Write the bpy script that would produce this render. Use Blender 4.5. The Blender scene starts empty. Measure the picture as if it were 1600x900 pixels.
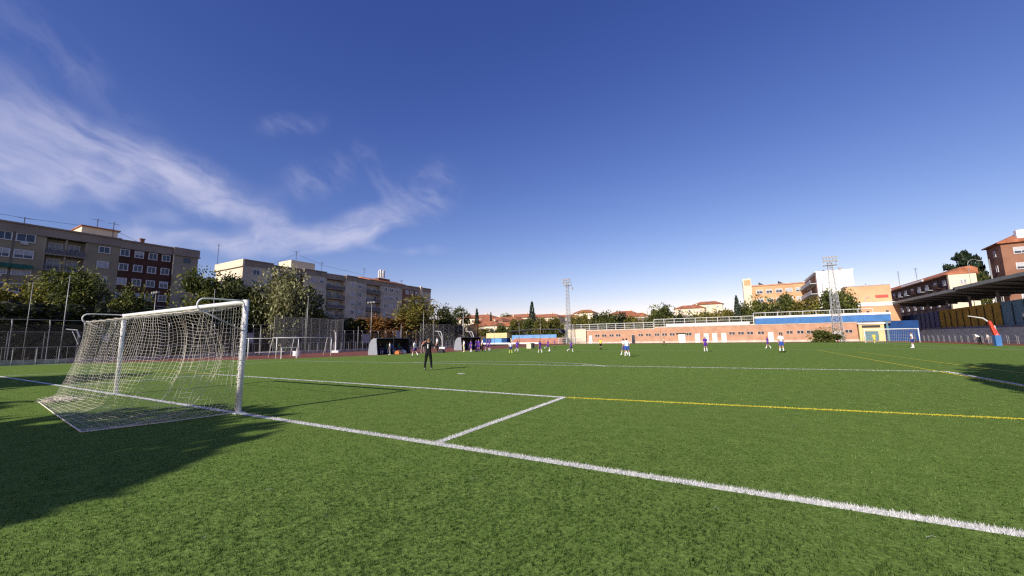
import bpy, bmesh, math, random
import numpy as np
from mathutils import Vector, Matrix
random.seed(7)
rng = np.random.default_rng(7)
S = bpy.context.scene
COL = S.collection
PI = math.pi
R = math.radians

# ---------------------------------------------------------------- camera
CX, CY, CH = 13.501, -4.735, 1.5535
YAW, PIT, ROLL, F = -0.52035, 0.12973, 0.01538, 610.81
_R = Vector((math.cos(YAW), -math.sin(YAW), 0))
_F = Vector((math.cos(PIT) * math.sin(YAW), math.cos(PIT) * math.cos(YAW), math.sin(PIT)))
_U = Vector((-math.sin(PIT) * math.sin(YAW), -math.sin(PIT) * math.cos(YAW), math.cos(PIT)))
rx = math.cos(ROLL) * _R - math.sin(ROLL) * _U
ux = math.sin(ROLL) * _R + math.cos(ROLL) * _U
cd = bpy.data.cameras.new('camera')
cam = bpy.data.objects.new('camera', cd)
COL.objects.link(cam)
cam.matrix_world = Matrix(((rx.x, ux.x, -_F.x, CX), (rx.y, ux.y, -_F.y, CY), (rx.z, ux.z, -_F.z, CH), (0, 0, 0, 1)))
cd.sensor_width = 36
cd.lens = 36 * F / 1600
cd.clip_start = 0.05
cd.clip_end = 6000
S.camera = cam

# ---------------------------------------------------------------- sun, sky, exposure
SUN_AZ, SUN_EL = R(188.5), R(28.6)          # clockwise from +Y: the sun stands behind the camera, a little to the left
sd = Vector((math.sin(SUN_AZ) * math.cos(SUN_EL), math.cos(SUN_AZ) * math.cos(SUN_EL), math.sin(SUN_EL)))
sl = bpy.data.lights.new('sun', 'SUN')
sl.energy = 4.9
sl.angle = R(0.53)
sl.color = (1.0, 0.93, 0.82)
so = bpy.data.objects.new('sun', sl)
COL.objects.link(so)
so.rotation_euler = sd.to_track_quat('Z', 'Y').to_euler()
so.location = (0, -40, 60)
S.view_settings.view_transform = 'Standard'
S.view_settings.look = 'None'
S.view_settings.exposure = 0.25
S.view_settings.gamma = 1.0
S.cycles.use_denoising = False          # the grain of the turf and leaves must survive
S.cycles.pixel_filter_type = 'BLACKMAN_HARRIS'
S.cycles.filter_width = 1.3
S.cycles.sample_clamp_indirect = 3.0
S.cycles.max_bounces = 5
S.cycles.diffuse_bounces = 3
W = bpy.data.worlds.new('World')
S.world = W
W.use_nodes = True
nt = W.node_tree
nt.nodes.clear()
N = nt.nodes.new


def lk(a, b):
    nt.links.new(a, b)


def vmath(op, a=None, b=None, s=None):
    n = N('ShaderNodeVectorMath'); n.operation = op
    for i, x in enumerate((a, b)):
        if x is None: continue
        if isinstance(x, (tuple, list)): n.inputs[i].default_value = x
        else: lk(x, n.inputs[i])
    return n


def fmath(op, a, b=None, clamp=False):
    n = N('ShaderNodeMath'); n.operation = op; n.use_clamp = clamp
    for i, x in enumerate((a, b)):
        if x is None: continue
        if isinstance(x, (int, float)): n.inputs[i].default_value = x
        else: lk(x, n.inputs[i])
    return n.outputs[0]


sky = N('ShaderNodeTexSky')
sky.sky_type = 'NISHITA'
sky.sun_disc = False
sky.sun_elevation = SUN_EL
sky.sun_rotation = SUN_AZ
sky.air_density = 1.0
sky.dust_density = 0.35
sky.ozone_density = 3.2
# deeper, more violet blue overhead, paling towards the horizon: one power curve per channel
sc_ = N('ShaderNodeSeparateColor'); lk(sky.outputs[0], sc_.inputs[0])
gam = N('ShaderNodeCombineColor')
for i, (k, p) in enumerate(((2.25, 1.47), (1.34, 1.30), (1.20, 0.90))):
    lk(fmath('MULTIPLY', fmath('POWER', fmath('MULTIPLY', sc_.outputs[i], 0.1), p), k * 10 / 1.19), gam.inputs[i])
tc = N('ShaderNodeTexCoord')
sep = N('ShaderNodeSeparateXYZ')
lk(vmath('NORMALIZE', tc.outputs['Generated']).outputs[0], sep.inputs[0])
az = fmath('MULTIPLY', fmath('ARCTAN2', sep.outputs[0], sep.outputs[1]), 57.29578)
el = fmath('MULTIPLY', fmath('ARCSINE', sep.outputs[2]), 57.29578)
uv = N('ShaderNodeCombineXYZ')
lk(az, uv.inputs[0]); lk(el, uv.inputs[1])
# two scales of wind-drawn noise
warp = N('ShaderNodeTexNoise'); warp.inputs['Scale'].default_value = 0.07; warp.inputs['Detail'].default_value = 3
lk(uv.outputs[0], warp.inputs['Vector'])
wv = vmath('SCALE', vmath('SUBTRACT', warp.outputs['Color'], (0.5, 0.5, 0.5)).outputs[0]); wv.inputs['Scale'].default_value = 6.0
uvw = vmath('ADD', uv.outputs[0], wv.outputs[0])


def streak(angle, sx, sy, scale, detail):
    m = N('ShaderNodeMapping'); m.vector_type = 'TEXTURE'
    m.inputs['Rotation'].default_value = (0, 0, R(angle))
    m.inputs['Scale'].default_value = (sx, sy, 1)
    lk(uvw.outputs[0], m.inputs['Vector'])
    t = N('ShaderNodeTexNoise'); t.inputs['Scale'].default_value = scale; t.inputs['Detail'].default_value = detail
    t.inputs['Roughness'].default_value = 0.55; t.inputs['Distortion'].default_value = 0.25
    lk(m.outputs[0], t.inputs['Vector'])
    r = N('ShaderNodeMapRange'); r.interpolation_type = 'SMOOTHSTEP'
    r.inputs['From Min'].default_value = 0.28; r.inputs['From Max'].default_value = 0.86
    lk(t.outputs[0], r.inputs['Value'])
    return r.outputs[0]


def blob(ca, ce, angle, la, lb, amp):
    """soft ellipse on the sky, azimuth/elevation in degrees"""
    m = N('ShaderNodeMapping'); m.vector_type = 'TEXTURE'
    m.inputs['Location'].default_value = (ca, ce, 0)
    m.inputs['Rotation'].default_value = (0, 0, R(angle))
    m.inputs['Scale'].default_value = (la, lb, 1)
    lk(uvw.outputs[0], m.inputs['Vector'])
    l = vmath('LENGTH', m.outputs[0])
    r = N('ShaderNodeMapRange'); r.interpolation_type = 'SMOOTHERSTEP'
    r.inputs['From Min'].default_value = 1.15; r.inputs['From Max'].default_value = 0.1
    r.inputs['To Min'].default_value = 0.0; r.inputs['To Max'].default_value = amp
    lk(l.outputs['Value'], r.inputs['Value'])
    return r.outputs[0]


def addl(xs):
    o = xs[0]
    for x in xs[1:]: o = fmath('ADD', o, x)
    return o


n1 = streak(-20, 14, 3.4, 1.2, 8)
n2 = streak(14, 12, 3.0, 1.3, 8)
n3 = streak(-35, 7, 2.2, 1.2, 8)
g1 = addl([blob(-79, 18.8, -16, 16, 5.2, 0.95), blob(-70, 18.3, -20, 14, 3.6, 1.0), blob(-84, 15.5, 12, 16, 3.5, 0.9),
           blob(-64, 15.6, -6, 8, 2.2, 0.6), blob(-78, 13.6, -20, 9, 2.2, 0.5), blob(-98, 19, -10, 14, 6, 0.8)])
g2 = addl([blob(-60, 13.2, 11, 14, 2.6, 1.3), blob(-50, 16.5, 24, 8, 3.2, 1.15), blob(-70, 11.6, 4, 10, 1.8, 0.8),
           blob(-47, 13.5, -3, 9, 1.0, 0.45)])
g3 = addl([blob(-61, 26.4, 20, 6, 2.0, 0.26), blob(-43, 20, 30, 9, 5, 0.42), blob(-50, 24, -40, 7, 2, 0.25), blob(-80, 26, -25, 12, 3, 0.16),
           blob(-58, 21, 30, 8, 3, 0.3)])
cl = addl([fmath('MULTIPLY', g1, fmath('ADD', fmath('MULTIPLY', n1, 0.95), 0.10)), fmath('MULTIPLY', g2, fmath('ADD', fmath('MULTIPLY', n2, 0.9), 0.2)), fmath('MULTIPLY', g3, n3)])
cl = fmath('SUBTRACT', 1.0, fmath('POWER', 2.718, fmath('MULTIPLY', cl, -0.95)), clamp=True)
mixc = N('ShaderNodeMix'); mixc.data_type = 'RGBA'
lk(cl, mixc.inputs[0])
lk(gam.outputs[0], mixc.inputs[6])
mixc.inputs[7].default_value = (5.6, 5.6, 7.2, 1)
bg = N('ShaderNodeBackground')
lk(mixc.outputs[2], bg.inputs[0])
bg.inputs[1].default_value = 0.1
wo = N('ShaderNodeOutputWorld')
lk(bg.outputs[0], wo.inputs[0])


# ---------------------------------------------------------------- helpers
def ray(px, py):
    a = (px - 800) / F; b = -(py - 450) / F
    return _F + a * rx + b * ux


def on_x(px, py, X):
    d = ray(px, py); t = (X - CX) / d.x
    return Vector((X, CY + t * d.y, CH + t * d.z))


def on_y(px, py, Y):
    d = ray(px, py); t = (Y - CY) / d.y
    return Vector((CX + t * d.x, Y, CH + t * d.z))


def on_ground(px, py):
    d = ray(px, py); t = -CH / d.z
    return Vector((CX + t * d.x, CY + t * d.y, 0))


def at(px, py, dep):
    return Vector((CX, CY, CH)) + ray(px, py) * dep


MATS = {}


def mat(name, c, rough=0.8, var=0.12, scale=3.0, bump=0.0, bscale=40.0, metal=0.0, attr=None, trans=None, spec=0.3, c2=None, detail=5):
    """a procedural surface: base colour broken up by two octaves of noise, optional bump, optional per-face variation"""
    if name in MATS: return MATS[name]
    m = bpy.data.materials.new(name); m.use_nodes = True
    t = m.node_tree; b = t.nodes['Principled BSDF']
    b.inputs['Roughness'].default_value = rough
    b.inputs['Metallic'].default_value = metal
    b.inputs['Specular IOR Level'].default_value = spec
    co = t.nodes.new('ShaderNodeTexCoord')
    nz = t.nodes.new('ShaderNodeTexNoise'); nz.inputs['Scale'].default_value = scale; nz.inputs['Detail'].default_value = detail
    t.links.new(co.outputs['Object'], nz.inputs['Vector'])
    rp = t.nodes.new('ShaderNodeValToRGB')
    c2 = c2 or tuple(x * (1 - 1.6 * var) for x in c)
    rp.color_ramp.elements[0].position = 0.3; rp.color_ramp.elements[0].color = (*c2, 1)
    rp.color_ramp.elements[1].position = 0.7; rp.color_ramp.elements[1].color = (*[min(1, x * (1 + 0.7 * var)) for x in c], 1)
    t.links.new(nz.outputs[0], rp.inputs[0])
    out = rp.outputs[0]
    if attr:
        an = t.nodes.new('ShaderNodeAttribute'); an.attribute_name = 'v'
        r2 = t.nodes.new('ShaderNodeValToRGB')
        els = r2.color_ramp.elements
        for i, (p, cc) in enumerate(attr):
            e = els[i] if i < 2 else els.new(p)
            e.position = p; e.color = (*cc, 1)
        t.links.new(an.outputs['Fac'], r2.inputs[0])
        mx = t.nodes.new('ShaderNodeMix'); mx.data_type = 'RGBA'; mx.blend_type = 'MULTIPLY'; mx.inputs[0].default_value = 1
        t.links.new(out, mx.inputs[6]); t.links.new(r2.outputs[0], mx.inputs[7])
        out = mx.outputs[2]
    t.links.new(out, b.inputs['Base Color'])
    if bump:
        n2 = t.nodes.new('ShaderNodeTexNoise'); n2.inputs['Scale'].default_value = bscale; n2.inputs['Detail'].default_value = 4
        t.links.new(co.outputs['Object'], n2.inputs['Vector'])
        bp = t.nodes.new('ShaderNodeBump'); bp.inputs['Strength'].default_value = bump; bp.inputs['Distance'].default_value = 0.03
        t.links.new(n2.outputs[0], bp.inputs['Height']); t.links.new(bp.outputs[0], b.inputs['Normal'])
    if trans:
        tr = t.nodes.new('ShaderNodeBsdfTranslucent')
        mu = t.nodes.new('ShaderNodeMix'); mu.data_type = 'RGBA'; mu.blend_type = 'MULTIPLY'; mu.inputs[0].default_value = 1
        t.links.new(out, mu.inputs[6]); mu.inputs[7].default_value = (1.3, 1.4, 0.6, 1)
        t.links.new(mu.outputs[2], tr.inputs[0])
        ms = t.nodes.new('ShaderNodeMixShader'); ms.inputs[0].default_value = trans
        t.links.new(b.outputs[0], ms.inputs[1]); t.links.new(tr.outputs[0], ms.inputs[2])
        t.links.new(ms.outputs[0], t.nodes['Material Output'].inputs[0])
    MATS[name] = m
    return m


class MB:
    def __init__(s):
        s.v = []; s.f = []; s.m = []

    def add(s, vs, fs, m=0):
        o = len(s.v); s.v += [tuple(v) for v in vs]
        s.f += [tuple(i + o for i in f) for f in fs]; s.m += [m] * len(fs)
        return s

    def box(s, x0, x1, y0, y1, z0, z1, m=0):
        v = [(x, y, z) for z in (z0, z1) for x, y in ((x0, y0), (x1, y0), (x1, y1), (x0, y1))]
        return s.add(v, [(3, 2, 1, 0), (4, 5, 6, 7), (0, 1, 5, 4), (1, 2, 6, 5), (2, 3, 7, 6), (3, 0, 4, 7)], m)

    def prism(s, pts, z0, z1, m=0):
        n = len(pts)
        v = [(x, y, z0) for x, y in pts] + [(x, y, z1) for x, y in pts]
        return s.add(v, [tuple(range(n))[::-1], tuple(range(n, 2 * n))] + [(i, (i + 1) % n, n + (i + 1) % n, n + i) for i in range(n)], m)

    def poly(s, pts, d, m=0):
        """extrude a 3-D outline by vector d"""
        n = len(pts); d = Vector(d)
        v = [Vector(p) for p in pts]; v += [p + d for p in v]
        return s.add(v, [tuple(range(n))[::-1], tuple(range(n, 2 * n))] + [(i, (i + 1) % n, n + (i + 1) % n, n + i) for i in range(n)], m)

    def tube(s, pts, r, n=6, m=0, closed=False, cap=True, sq=None):
        pts = [Vector(p) for p in pts]
        rs = r if isinstance(r, (list, tuple)) else [r] * len(pts)
        o = len(s.v); k = len(pts)
        prev = None
        for i, p in enumerate(pts):
            if closed: t = pts[(i + 1) % k] - pts[i - 1]
            else: t = pts[min(i + 1, k - 1)] - pts[max(i - 1, 0)]
            if t.length < 1e-9: t = Vector((0, 0, 1))
            t.normalize()
            if prev is None:
                a = t.cross(Vector((0, 0, 1)))
                if a.length < 0.05: a = t.cross(Vector((0, 1, 0)))
            else:
                a = prev - t * prev.dot(t)
                if a.length < 1e-5: a = t.cross(Vector((0.3, 1, 0.2)))
            a.normalize(); prev = a; b = t.cross(a)
            for j in range(n):
                an = 2 * PI * j / n + (PI / 4 if n == 4 else 0)
                s.v.append(tuple(p + (a * math.cos(an) + b * math.sin(an)) * rs[i]))
        lim = k if closed else k - 1
        for i in range(lim):
            i2 = (i + 1) % k
            for j in range(n):
                j2 = (j + 1) % n
                s.f.append((o + i * n + j, o + i * n + j2, o + i2 * n + j2, o + i2 * n + j)); s.m.append(m)
        if cap and not closed:
            s.f.append(tuple(o + j for j in range(n))[::-1]); s.m.append(m)
            s.f.append(tuple(o + (k - 1) * n + j for j in range(n))); s.m.append(m)
        return s

    def mesh(s, name, mats, smooth=False):
        me = bpy.data.meshes.new(name)
        me.from_pydata(s.v, [], s.f)
        for x in (mats if isinstance(mats, (list, tuple)) else [mats]): me.materials.append(x)
        if any(s.m): me.polygons.foreach_set('material_index', s.m)
        if smooth: me.polygons.foreach_set('use_smooth', [True] * len(s.f))
        me.update()
        return me

    def build(s, name, mats, parent=None, smooth=False, **props):
        return link(name, s.mesh(name, mats, smooth), parent, **props)


def link(name, me, parent=None, loc=None, rz=0, **props):
    o = bpy.data.objects.new(name, me)
    COL.objects.link(o)
    if parent: o.parent = parent
    if loc is not None: o.location = loc
    if rz: o.rotation_euler = (0, 0, rz)
    for k, v in props.items():
        if v: o[k] = v
    return o


def thing(name, loc, label, category, group=None, rz=0):
    return link(name, None, None, loc, rz, label=label, category=category, group=group)


def copy_tree(o, parent=None):
    c = o.copy(); COL.objects.link(c); c.parent = parent
    for ch in o.children: copy_tree(ch, c)
    return c


def tri_mesh(name, V, m, attr=None, quads=False):
    """V: (n,3,3) triangles or (n,4,3) quads, straight from numpy; attr: one number per face"""
    k = V.shape[1]; n = len(V)
    me = bpy.data.meshes.new(name)
    me.vertices.add(n * k); me.loops.add(n * k); me.polygons.add(n)
    me.vertices.foreach_set('co', V.reshape(-1).astype('f'))
    me.loops.foreach_set('vertex_index', np.arange(n * k, dtype='i'))
    me.polygons.foreach_set('loop_start', np.arange(0, n * k, k, dtype='i'))
    me.polygons.foreach_set('loop_total', np.full(n, k, dtype='i'))
    me.update(calc_edges=True)
    if attr is not None:
        a = me.attributes.new('v', 'FLOAT', 'FACE'); a.data.foreach_set('value', attr.astype('f'))
    me.materials.append(m)
    return me

# ---------------------------------------------------------------- ground, running track, turf, markings
def turf_nodes(name, c1, c2, c3):
    m = bpy.data.materials.new(name); m.use_nodes = True
    t = m.node_tree; b = t.nodes['Principled BSDF']
    b.inputs['Roughness'].default_value = 1.0; b.inputs['Specular IOR Level'].default_value = 0.0
    co = t.nodes.new('ShaderNodeTexCoord')
    def noise(sc, det, rough=0.6):
        n = t.nodes.new('ShaderNodeTexNoise'); n.inputs['Scale'].default_value = sc; n.inputs['Detail'].default_value = det
        n.inputs['Roughness'].default_value = rough
        t.links.new(co.outputs['Object'], n.inputs['Vector']); return n
    big = noise(0.22, 4); mid = noise(3.5, 5, 0.7); fine = noise(28, 4, 0.8)
    r = t.nodes.new('ShaderNodeValToRGB')
    r.color_ramp.elements[0].position = 0.32; r.color_ramp.elements[0].color = (*c1, 1)
    r.color_ramp.elements[1].position = 0.68; r.color_ramp.elements[1].color = (*c2, 1)
    t.links.new(mid.outputs[0], r.inputs[0])
    r2 = t.nodes.new('ShaderNodeMapRange'); r2.inputs['From Min'].default_value = 0.35; r2.inputs['From Max'].default_value = 0.7
    r2.inputs['To Max'].default_value = 0.6
    t.links.new(big.outputs[0], r2.inputs['Value'])
    mx = t.nodes.new('ShaderNodeMix'); mx.data_type = 'RGBA'
    t.links.new(r2.outputs[0], mx.inputs[0]); t.links.new(r.outputs[0], mx.inputs[6]); mx.inputs[7].default_value = (*c3, 1)
    r3 = t.nodes.new('ShaderNodeMapRange'); r3.inputs['From Min'].default_value = 0.3; r3.inputs['From Max'].default_value = 0.7
    r3.inputs['To Min'].default_value = 0.55; r3.inputs['To Max'].default_value = 1.35
    t.links.new(fine.outputs[0], r3.inputs['Value'])
    m2 = t.nodes.new('ShaderNodeVectorMath'); m2.operation = 'SCALE'
    t.links.new(mx.outputs[2], m2.inputs[0]); t.links.new(r3.outputs[0], m2.inputs['Scale'])
    t.links.new(m2.outputs[0], b.inputs['Base Color'])
    bp = t.nodes.new('ShaderNodeBump'); bp.inputs['Strength'].default_value = 0.55; bp.inputs['Distance'].default_value = 0.05
    t.links.new(fine.outputs[0], bp.inputs['Height']); t.links.new(bp.outputs[0], b.inputs['Normal'])
    return m


def flat(name, pts, z, m, **kw):
    me = bpy.data.meshes.new(name)
    me.from_pydata([(x, y, z) for x, y in pts], [], [tuple(range(len(pts)))])
    me.materials.append(m)
    return link(name, me, None, kind='structure', **kw)


M_earth = mat('dry_earth', (0.24, 0.2, 0.15), 0.95, 0.3, 0.05)
M_track = mat('red_track', (0.21, 0.07, 0.045), 0.9, 0.25, 1.2, 0.3, 60)
M_conc = mat('concrete', (0.42, 0.40, 0.37), 0.9, 0.15, 0.8)
M_turf = turf_nodes('turf', (0.105, 0.172, 0.038), (0.190, 0.275, 0.066), (0.150, 0.225, 0.050))
M_white = mat('white_paint', (0.80, 0.80, 0.78), 0.45, 0.05, 4)
M_yel = mat('yellow_fibre', (0.62, 0.55, 0.05), 0.8, 0.1, 30)
M_wfib = mat('white_fibre', (0.72, 0.72, 0.70), 0.8, 0.12, 30, attr=[(0, (0.42, 0.42, 0.42)), (0.5, (.9, .9, .9)), (1, (1, 1, 1))])
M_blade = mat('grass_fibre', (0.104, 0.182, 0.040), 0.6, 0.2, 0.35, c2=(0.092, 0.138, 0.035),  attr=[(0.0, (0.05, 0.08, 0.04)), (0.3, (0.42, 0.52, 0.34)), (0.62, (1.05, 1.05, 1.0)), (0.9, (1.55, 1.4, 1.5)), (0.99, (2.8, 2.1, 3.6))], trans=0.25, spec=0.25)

# the ground, one sheet to the horizon, rising gently as a hill behind the stadium
xs = sorted(set([-3500, -1500, -800, -500] + list(range(-400, 401, 20)) + [500, 800, 1500, 3500]))
ys = sorted(set([-3500, -1000, -300, -100, 0, 60, 110] + list(range(120, 421, 20)) + [600, 1200, 3500]))


def hill(x, y):
    t = min(1, max(0, (y - 125) / 110)); t = t * t * (3 - 2 * t)
    u = min(1, max(0, (55 - x) / 60)) if x > -5 else 1
    u2 = min(1, max(0, (x + 175) / 50))
    return 13.5 * t * (0.35 + 0.65 * u) * u2


gv = [(x, y, -0.03 + hill(x, y)) for y in ys for x in xs]
nx = len(xs)
gf = [(j * nx + i, j * nx + i + 1, (j + 1) * nx + i + 1, (j + 1) * nx + i) for j in range(len(ys) - 1) for i in range(nx - 1)]
MB().add(gv, gf).build('ground', M_earth, None, True, kind='structure')

flat('running_track', [(-42, -40), (48, -40), (48, 60), (46, 98.5), (-42, 98.5), (-42, 60)], 0.0, M_track)
TURF = [(-50, -36), (44, -36), (40.5, 20), (40, 55), (38.5, 80), (35, 89.5), (10, 90), (-22, 89.5), (-24, 70), (-20.6, 52), (-19.3, 42), (-19.6, 33), (-21.2, 25), (-24.5, 17.5),
        (-30, 12), (-38, 6.3), (-46, 3.2)]
flat('turf', TURF, 0.006, M_turf)

WL = []   # white lines: (name, pts, width)
def arcpts(cx, cy, r, a0, a1, n):
    return [(cx + r * math.cos(R(a0 + (a1 - a0) * i / n)), cy + r * math.sin(R(a0 + (a1 - a0) * i / n))) for i in range(n + 1)]


a_ = math.degrees(math.acos(5.5 / 9.15))
WL += [('goal_line', [(-26.5, 0), (36, 0)], 0.13, 'w'),
       ('goal_area_line', [(9.4, 0.065), (9.4, 5.08), (-9.25, 5.2), (-9.25, 0.065)], 0.12, 'w'),
       ('penalty_area_line', [(20.3, 0.065), (20.5, 17.5), (-18.4, 14.9), (-20.3, 0.065)], 0.12, 'w'),
       ('penalty_arc_line', arcpts(0.7, 9.9, 9.15, 45.5, 140, 40), 0.12, 'w'),
       ('penalty_spot', [(2.15, 9.95), (2.6, 9.8)], 0.16, 'w'),
       ('touchline', [(36, 5), (33, 58), (31.6, 84)], 0.12, 'w'),
       ('side_touchline', [(-38, 4.2), (-29.5, 9.4), (-24.2, 15.2)], 0.12, 'w'),
       ('halfway_line', [(-19, 36.6), (-2.4, 40.3), (14.9, 44.3), (34, 49.8)], 0.12, 'w'),
       ('far_penalty_line', [(0, 74), (30, 76)], 0.12, 'w'),
       ('corner_mark', [(36.3, 53.0), (39.3, 54.0)], 0.12, 'w'),
       ('small_pitch_line', [(9.46, 5.08), (38, 8.1)], 0.09, 'y'),
       ('small_pitch_line', [(-9.31, 5.2), (-22, 5.3)], 0.09, 'y'),
       ('small_pitch_side_line', [(20.35, 6.35), (20.1, 44.0)], 0.09, 'y'),
       ('small_pitch_side_line', [(22.6, 6.6), (22.2, 39.5)], 0.09, 'y'),
       ('small_pitch_far_line', [(20.0, 57), (16.5, 63)], 0.09, 'y'),
       ('small_pitch_far_line', [(22.2, 57), (20, 61)], 0.09, 'y')]


def seg_dist(P, a, b):
    a = np.array(a); b = np.array(b); d = b - a
    t = np.clip(((P - a) @ d) / (d @ d), 0, 1)
    return np.hypot(*(P - (a + t[:, None] * d)).T)


def blades(P, h, w, lean=0.45):
    """triangles standing at P (n,2): height h, width w arrays"""
    n = len(P)
    an = rng.uniform(0, 2 * PI, n); c, s_ = np.cos(an) * w / 2, np.sin(an) * w / 2
    la = rng.uniform(0, 2 * PI, n); ll = rng.uniform(0.1, 1, n) * h * lean * 1.6
    z0 = np.full(n, 0.004)
    V = np.empty((n, 3, 3))
    V[:, 0] = np.stack([P[:, 0] - c, P[:, 1] - s_, z0], 1)
    V[:, 1] = np.stack([P[:, 0] + c, P[:, 1] + s_, z0], 1)
    V[:, 2] = np.stack([P[:, 0] + np.cos(la) * ll, P[:, 1] + np.sin(la) * ll, h], 1)
    return V


zt = 0.018
for k, (nm, pts, w, c) in enumerate(WL):
    V = []
    m = M_wfib if c == 'w' else M_yel
    P = [Vector((x, y)) for x, y in pts]
    side = []
    for i, p in enumerate(P):
        t = (P[min(i + 1, len(P) - 1)] - P[max(i - 1, 0)]).normalized()
        if 0 < i < len(P) - 1:
            t1 = (P[i] - P[i - 1]).normalized(); t2 = (P[i + 1] - P[i]).normalized()
            nn = Vector((-t1.y - t2.y, t1.x + t2.x)).normalized()
            wid = w / 2 / max(0.3, nn.dot(Vector((-t1.y, t1.x))))
        else:
            nn = Vector((-t.y, t.x)); wid = w / 2
        side.append((p + nn * wid, p - nn * wid))
    z = zt + 0.0015 * (k % 4)
    hz = lambda p: 0.0075 + (z - 0.0075) * min(1, max(0, (math.hypot(p.x - CX, p.y - CY) - 7) / 6))
    for i in range(len(P) - 1):
        a, b = side[i]; c_, d = side[i + 1]
        m_ = max(1, int((P[i + 1] - P[i]).length / 2))
        for j in range(m_):
            u0, u1 = j / m_, (j + 1) / m_
            A0 = a.lerp(c_, u0); A1 = a.lerp(c_, u1); B0 = b.lerp(d, u0); B1 = b.lerp(d, u1)
            q = [(p.x, p.y, hz(p)) for p in (A0, B0, B1, A1)]
            V.append((q[0], q[1], q[2])); V.append((q[0], q[2], q[3]))
    V = [np.array(V)]
    at_ = [np.full(len(V[0]), 0.8)]
    for i in range(len(P) - 1):
        L = (P[i + 1] - P[i]).length
        u = rng.uniform(0, L, int(L * 1500 * w / 0.12 * (1 if nm != 'small_pitch_side_line' else .4)))
        d = (P[i + 1] - P[i]) / L
        s_ = rng.uniform(-w / 2 - 0.004, w / 2 + 0.004, len(u))
        Q = np.stack([P[i].x + d.x * u - d.y * s_, P[i].y + d.y * u + d.x * s_], 1)
        rr = np.hypot(Q[:, 0] - CX, Q[:, 1] - CY)
        keep = (rr < 24) & (rng.uniform(0, 1, len(u)) < np.minimum(1, (5.5 / rr) ** 1.5))
        Q = Q[keep]; rr = rr[keep]
        V.append(blades(Q, rng.uniform(0.014, 0.042, len(Q)), 0.0052 * np.maximum(1, rr / 5.5) ** 0.9))
        at_.append(rng.uniform(0, 1, len(Q)))
    link(nm, tri_mesh(nm, np.concatenate(V), m, np.concatenate(at_)), None, kind='structure')

# the near turf: individual fibres, thinning out with distance
rmax, rmin = 34.0, 1.7
rr = np.linspace(rmin, rmax, 400)
dens = np.minimum(7500, 7500 * (3.6 / rr) ** 1.95)
pdf = dens * rr; cdf = np.cumsum(pdf); cdf /= cdf[-1]
ntot = int(np.trapezoid(pdf, rr) * R(118)) if hasattr(np, 'trapezoid') else int(np.trapz(pdf, rr) * R(118))
r_ = np.interp(rng.uniform(0, 1, ntot), cdf, rr)
th = rng.uniform(R(-30 - 59), R(-30 + 59), ntot)
P = np.stack([CX + r_ * np.sin(th), CY + r_ * np.cos(th)], 1)
# fibres stand in tufts: pull each group of seven towards a common root, share its tone
NT = len(P) // 7
P = P[:NT * 7]; r_ = r_[:NT * 7]
root = np.repeat(P[::7], 7, 0); rr7 = np.repeat(r_[::7], 7)
P = root + rng.normal(0, 1, P.shape) * (0.0075 * np.maximum(1, rr7 / 3.6))[:, None]; r_ = rr7
tone = np.clip(np.repeat(rng.uniform(0, 1, NT), 7) * .5 + rng.uniform(0, 1, NT * 7) * .5 + rng.normal(0, .06, NT * 7), 0, 1)
keep = np.ones(len(P), bool)
for nm, pts, w, c in WL:
    for a, b in zip(pts[:-1], pts[1:]):
        keep &= seg_dist(P, a, b) > w / 2 - 0.004
# stay on the turf
edge = np.array([(-50, 3.0), (-46, 3.2), (-38, 6.3), (-30, 12), (-24.5, 17.5), (-21.2, 25), (-19.6, 33), (-18, 60)])
keep &= P[:, 1] < np.where(P[:, 0] < -19, np.interp(P[:, 0], edge[:, 0], edge[:, 1]), 99)
P = P[keep]; r_ = r_[keep]; tone = tone[keep]
k_ = rng.uniform(0, 1, len(P)) < np.interp(r_, [19, 34], [1, 0]); P = P[k_]; r_ = r_[k_]; tone = tone[k_]
sc = np.maximum(1, (r_ / 3.6)) ** 0.97
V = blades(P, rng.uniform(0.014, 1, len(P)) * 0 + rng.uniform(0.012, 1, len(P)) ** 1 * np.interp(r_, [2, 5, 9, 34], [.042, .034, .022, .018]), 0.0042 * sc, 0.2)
link('grass', tri_mesh('grass', V, M_blade, tone ** np.interp(r_, [2.5, 5, 9, 18], [2.0, 1.25, .62, .28])), None, kind='stuff', label='short green artificial grass fibres covering the football pitch', category='grass')  # fibre tones deepened near the camera, standing in for shaded gaps
NB = len(P)

# ---------------------------------------------------------------- goal
def make_goal(name, loc, label, cat='goal', w=3.66, H=2.44, rz=0, net='full', r=0.06, group=None, depth=2.0, small=False):
    g = thing(name, loc, label, cat, group, rz)
    mw = M_white
    zc = H + r
    for sx in (-1, 1):
        x = sx * (w + r)
        MB().tube([(x, 0, 0), (x, 0, zc + r * 0.9)], [r * 1.05] * 2, 12 if not small else 8).build('post', mw, g, True)
    cb = MB().tube([(-w, 0, zc), (w, 0, zc)], r, 12 if not small else 8)
    cb.build('crossbar', mw, g, True)
    if small == 'flat': return g
    for sx in (-1, 1):
        x = sx * (w + r)
        if net == 'full':
            pts = [(x, -0.05, zc)] + [(x, -0.1 - 0.1 * i, zc + 0.02) for i in range(7)]
            pts += [(x, -0.8 - 0.14 * math.sin(t), zc + 0.02 - 0.14 * (1 - math.cos(t))) for t in [PI * i / 8 for i in range(1, 9)]]
            pts += [(x, -0.72, zc - 0.26)]
            MB().tube(pts, 0.017, 8).build('net_bracket', mw, g, True)
            MB().tube([(x, -0.82, zc - 0.26), (x, -0.06, 1.85)], 0.018, 6).build('brace', M_steel, g, True)
        else:
            MB().tube([(x, -0.03, zc), (x, -0.7, zc), (x, -depth, 0.05)], 0.025, 5).build('back_stay', mw, g, True)
    return g


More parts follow.
